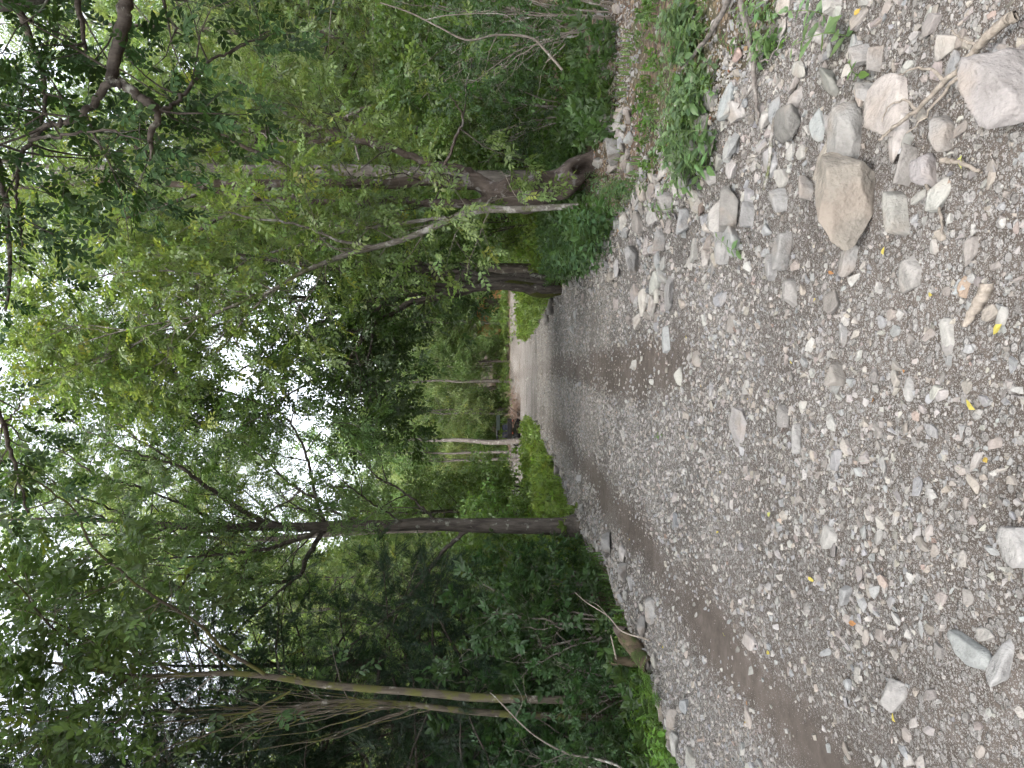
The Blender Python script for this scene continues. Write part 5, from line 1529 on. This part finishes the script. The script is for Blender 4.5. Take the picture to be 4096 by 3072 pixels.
# ------------------------------------------------------------------ stone heap on the dirt bank
gz = np.random.default_rng(55)
for k in range(34):
    ix, iy = gz.uniform(2400, 2530), gz.uniform(440, 680)
    p = ground(ix, iy)
    r = gz.uniform(0.05, 0.12)
    o = obj('heap_stone', protos[k % len(protos)], None, p + [0, 0, r * 0.3])
    o.scale = (r * 1.2, r, r * 1.1); o.rotation_euler = (gz.normal(0, 0.3), gz.normal(0, 0.3), gz.uniform(0, 6.28))
    o.color = (*pal(1, gz)[0], 1)
    tag(o, 'loose grey stone in the heap on the dirt bank', 'stone', 'stones heaped on the dirt bank')
FARROCK = [(2108, 1690, 0.30, 'pale rock at the tip of the bright verge'), (2100, 1705, 0.22, 'smaller pale rock behind the tip of the bright verge'), (2150, 1700, 0.16, 'low white rock on the road side of the bright verge'),
           (2218, 1870, 0.17, 'dark flat rock on the verge edge short of the bright grass'), (2236, 1890, 0.15, 'second dark flat rock on the verge edge'), (2215, 1225, 0.22, 'dark flat rock at the foot of the far verge by the mossy tree'),
           (2196, 1270, 0.2, 'grey flat rock on the far verge beyond the mossy tree')]
for k, (ix, iy, r, lb) in enumerate(FARROCK):
    p = ground(ix, iy)
    v, f = stone_shape(3, 900 + k, 10, 18, 0.03, (r * 1.3, r, r * 0.7))
    o = obj('rock', mesh_np('rock', v, f, M_STONE, smooth=True), None, p + [0, 0, r * 0.35])
    o.color = (0.30, 0.29, 0.275, 1) if 'pale' in lb or 'white' in lb else (0.15, 0.14, 0.135, 1)
    tag(o, lb, 'rock')

# ------------------------------------------------------------------ brush pile on the far side of the clearing
gbp = ground(2078, 1645)
gbp = np.array([-2.2, 57.0, float(H(-2.2, 57.0))])
root = empty('brush_pile', gbp)
geo = Geo()
L_ = []
for k in range(260):
    a = gz.uniform(0, 6.28); rr_ = abs(gz.normal(0, 0.8))
    s = np.array([math.cos(a) * rr_ * 1.6, math.sin(a) * rr_ * 0.9, gz.uniform(0, 0.7)])
    d = nrm(gz.normal(0, 1, 3) * [1, 0.7, 0.45]) * gz.uniform(0.5, 1.3)
    d[2] = abs(d[2])
    L_.append([s, s + d * 0.5 + gz.normal(0, 0.05, 3), s + d])
tube_batch(np.array(L_), np.repeat(np.array([[0.016, 0.012, 0.005]]), len(L_), 0), 4, geo)
o = obj('twigs', geo.mesh('twigs', bark_material('brush_bark', (0.09, 0.06, 0.045), (0.22, 0.155, 0.12)), True), root); o['kind'] = 'stuff'
geo = Geo(); tube_batch(catmull([[-0.5, -0.2, 0.1], [-0.1, -0.25, 0.5], [0.3, -0.2, 0.95]], 12)[None], np.linspace(0.14, 0.05, 12)[None], 8, geo, lump=0.15)
obj('root_stub', geo.mesh('root_stub', M_BARK_GNARL, True), root)
tag(root, 'brown pile of brush and roots beside the parked vehicle', 'brush pile')

# ------------------------------------------------------------------ small utility vehicle
M_BLK = plain('black_plastic', (0.012, 0.012, 0.014), 0.45, 0.4)
M_TYRE = plain('tyre_rubber', (0.014, 0.014, 0.014), 0.85, 0.2)
M_BODY = plain('dark_green_paint', (0.022, 0.030, 0.026), 0.35, 0.5)
M_SEAT = plain('blue_black_vinyl', (0.015, 0.018, 0.035), 0.5, 0.4)
M_RIM = plain('grey_metal', (0.22, 0.22, 0.23), 0.4, 0.5, 0.6)
M_RED = plain('red_lens', (0.22, 0.04, 0.02), 0.3, 0.5)
M_LENS = plain('clear_lens', (0.6, 0.6, 0.58), 0.2, 0.5)
def box_mesh(name, size, mat, bev=0.03, taper=None):
    bm = bmesh.new()
    bmesh.ops.create_cube(bm, size=1.0)
    for v in bm.verts:
        v.co = Vector((v.co.x * size[0], v.co.y * size[1], v.co.z * size[2]))
        if taper and v.co.z > 0: v.co.x *= taper[0]; v.co.y *= taper[1]
    bmesh.ops.bevel(bm, geom=bm.edges[:], offset=bev, segments=2, affect='EDGES')
    me = bpy.data.meshes.new(name); bm.to_mesh(me); bm.free()
    me.materials.append(mat)
    return me
def lathe_x(name, prof, mat, seg=20):
    """profile of (x, r) turned about the x axis"""
    th = np.linspace(0, 2 * math.pi, seg, endpoint=False)
    V = np.array([[(x, r * math.cos(a), r * math.sin(a)) for a in th] for x, r in prof]).reshape(-1, 3)
    F = []
    for i in range(len(prof) - 1):
        for j in range(seg):
            F.append((i * seg + j, i * seg + (j + 1) % seg, (i + 1) * seg + (j + 1) % seg, (i + 1) * seg + j))
    return mesh_np(name, V, np.array(F), mat, smooth=True)
utv = empty('utility_vehicle', (-4.05, 57.3, float(H(-4.05, 57.3))), R(24))
def upart(name, me, loc, parent=None, rot=None):
    o = obj(name, me, parent or utv, loc)
    if rot: o.rotation_euler = rot
    return o
body = upart('body', box_mesh('body', (1.35, 2.3, 0.42), M_BODY, 0.06, (0.95, 0.97)), (0, 0.1, 0.55))
upart('hood', box_mesh('hood', (1.2, 0.75, 0.34), M_BODY, 0.08, (0.85, 0.8)), (0, 1.05, 0.88))
bed = upart('cargo_bed', box_mesh('cargo_bed', (1.36, 0.95, 0.36), M_BLK, 0.03, (1.06, 1.05)), (0, -0.88, 0.92))
upart('tailgate', box_mesh('tailgate', (1.3, 0.04, 0.30), M_BODY, 0.012), (0, -1.40, 0.93), bed)
for sx in (-1, 1):
    se = upart('seat', box_mesh('seat', (0.56, 0.5, 0.16), M_SEAT, 0.05), (sx * 0.32, -0.05, 0.85))
    upart('seat_back', box_mesh('seat_back', (0.54, 0.14, 0.62), M_SEAT, 0.05), (0, -0.27, 0.36), se, (R(-12), 0, 0))
    upart('tail_light', box_mesh('tail_light', (0.16, 0.05, 0.09), M_RED, 0.015), (sx * 0.55, -1.33, 0.66))
    upart('headlight', box_mesh('headlight', (0.26, 0.06, 0.10), M_LENS, 0.02), (sx * 0.42, 1.44, 0.86))
    for yy in (-0.88, 0.98):
        w = upart('wheel', lathe_x('tyre', [(-0.13, 0.17), (-0.13, 0.27), (-0.10, 0.315), (0.10, 0.315), (0.13, 0.27), (0.13, 0.17)], M_TYRE), (sx * 0.66, yy, 0.315))
        upart('rim', lathe_x('rim', [(-0.09, 0.02), (-0.10, 0.10), (-0.06, 0.17), (0.06, 0.17), (0.10, 0.10), (0.09, 0.02)], M_RIM), (0, 0, 0), w)
geo = Geo()
cage = []
for sx in (-1, 1):
    cage.append([(sx * 0.64, -0.45, 0.75), (sx * 0.63, -0.45, 1.35), (sx * 0.60, -0.42, 1.88)])
    cage.append([(sx * 0.64, 0.95, 0.95), (sx * 0.62, 0.68, 1.45), (sx * 0.60, 0.42, 1.88)])
    cage.append([(sx * 0.60, -0.42, 1.88), (sx * 0.60, 0.0, 1.90), (sx * 0.60, 0.42, 1.88)])
for yy in (-0.42, 0.42): cage.append([(-0.60, yy, 1.88), (0, yy, 1.89), (0.60, yy, 1.88)])
cage.append([(-0.62, -0.45, 1.30), (0, -0.45, 1.30), (0.62, -0.45, 1.30)])
tube_batch(np.array(cage, float), np.full((len(cage), 3), 0.028), 8, geo)
upart('roll_cage', geo.mesh('roll_cage', M_BLK, True), (0, 0, 0))
upart('roof', box_mesh('roof', (1.36, 1.35, 0.09), M_BLK, 0.035, (0.92, 0.92)), (0, 0, 1.96))
geo = Geo(); th = np.linspace(0, 2 * math.pi, 17)
tube_batch(np.stack([0.17 * np.cos(th), 0.05 * np.sin(th), 0.16 * np.sin(th)], -1)[None], np.full((1, 17), 0.016), 6, geo)
upart('steering_wheel', geo.mesh('steering_wheel', M_BLK, True), (-0.32, 0.45, 1.15))
tag(utv, 'black roofed off road utility vehicle parked across the far clearing', 'vehicle')

# ------------------------------------------------------------------ orange shed glimpsed through the far trees
M_ORG = plain('orange_boards', (0.50, 0.26, 0.12), 0.8, 0.15)
M_ROOF = plain('dull_tin', (0.20, 0.18, 0.16), 0.6, 0.3)
M_DOOR = plain('dark_door', (0.06, 0.045, 0.035), 0.7)
sx0, sy0 = 7.2, 70.0
shed = empty('shed', (sx0, sy0, float(H(sx0, sy0)) - 0.3))
wm = box_mesh('wall_board', (0.30, 0.06, 3.1), M_ORG, 0.012)
for k in range(14):
    o = obj('wall_board', wm, shed, (-2.03 + k * 0.312, -1.6, 1.55))
sidem = box_mesh('side_wall', (0.08, 3.2, 3.1), M_ORG, 0.01)
obj('side_wall', sidem, shed, (-2.2, 0.05, 1.55)); obj('side_wall', sidem, shed, (2.2, 0.05, 1.55))
o = obj('roof', box_mesh('roof', (4.9, 4.0, 0.10), M_ROOF, 0.02), shed, (0, 0, 3.35)); o.rotation_euler = (R(8), 0, 0)
dr = obj('door', box_mesh('door', (0.9, 0.05, 2.0), M_DOOR, 0.01), shed, (0.9, -1.67, 1.3))
obj('handle', box_mesh('handle', (0.04, 0.05, 0.16), M_RIM, 0.01), dr, (-0.36, -0.05, 0))
tag(shed, 'orange boarded shed glimpsed through the far trees', 'shed')
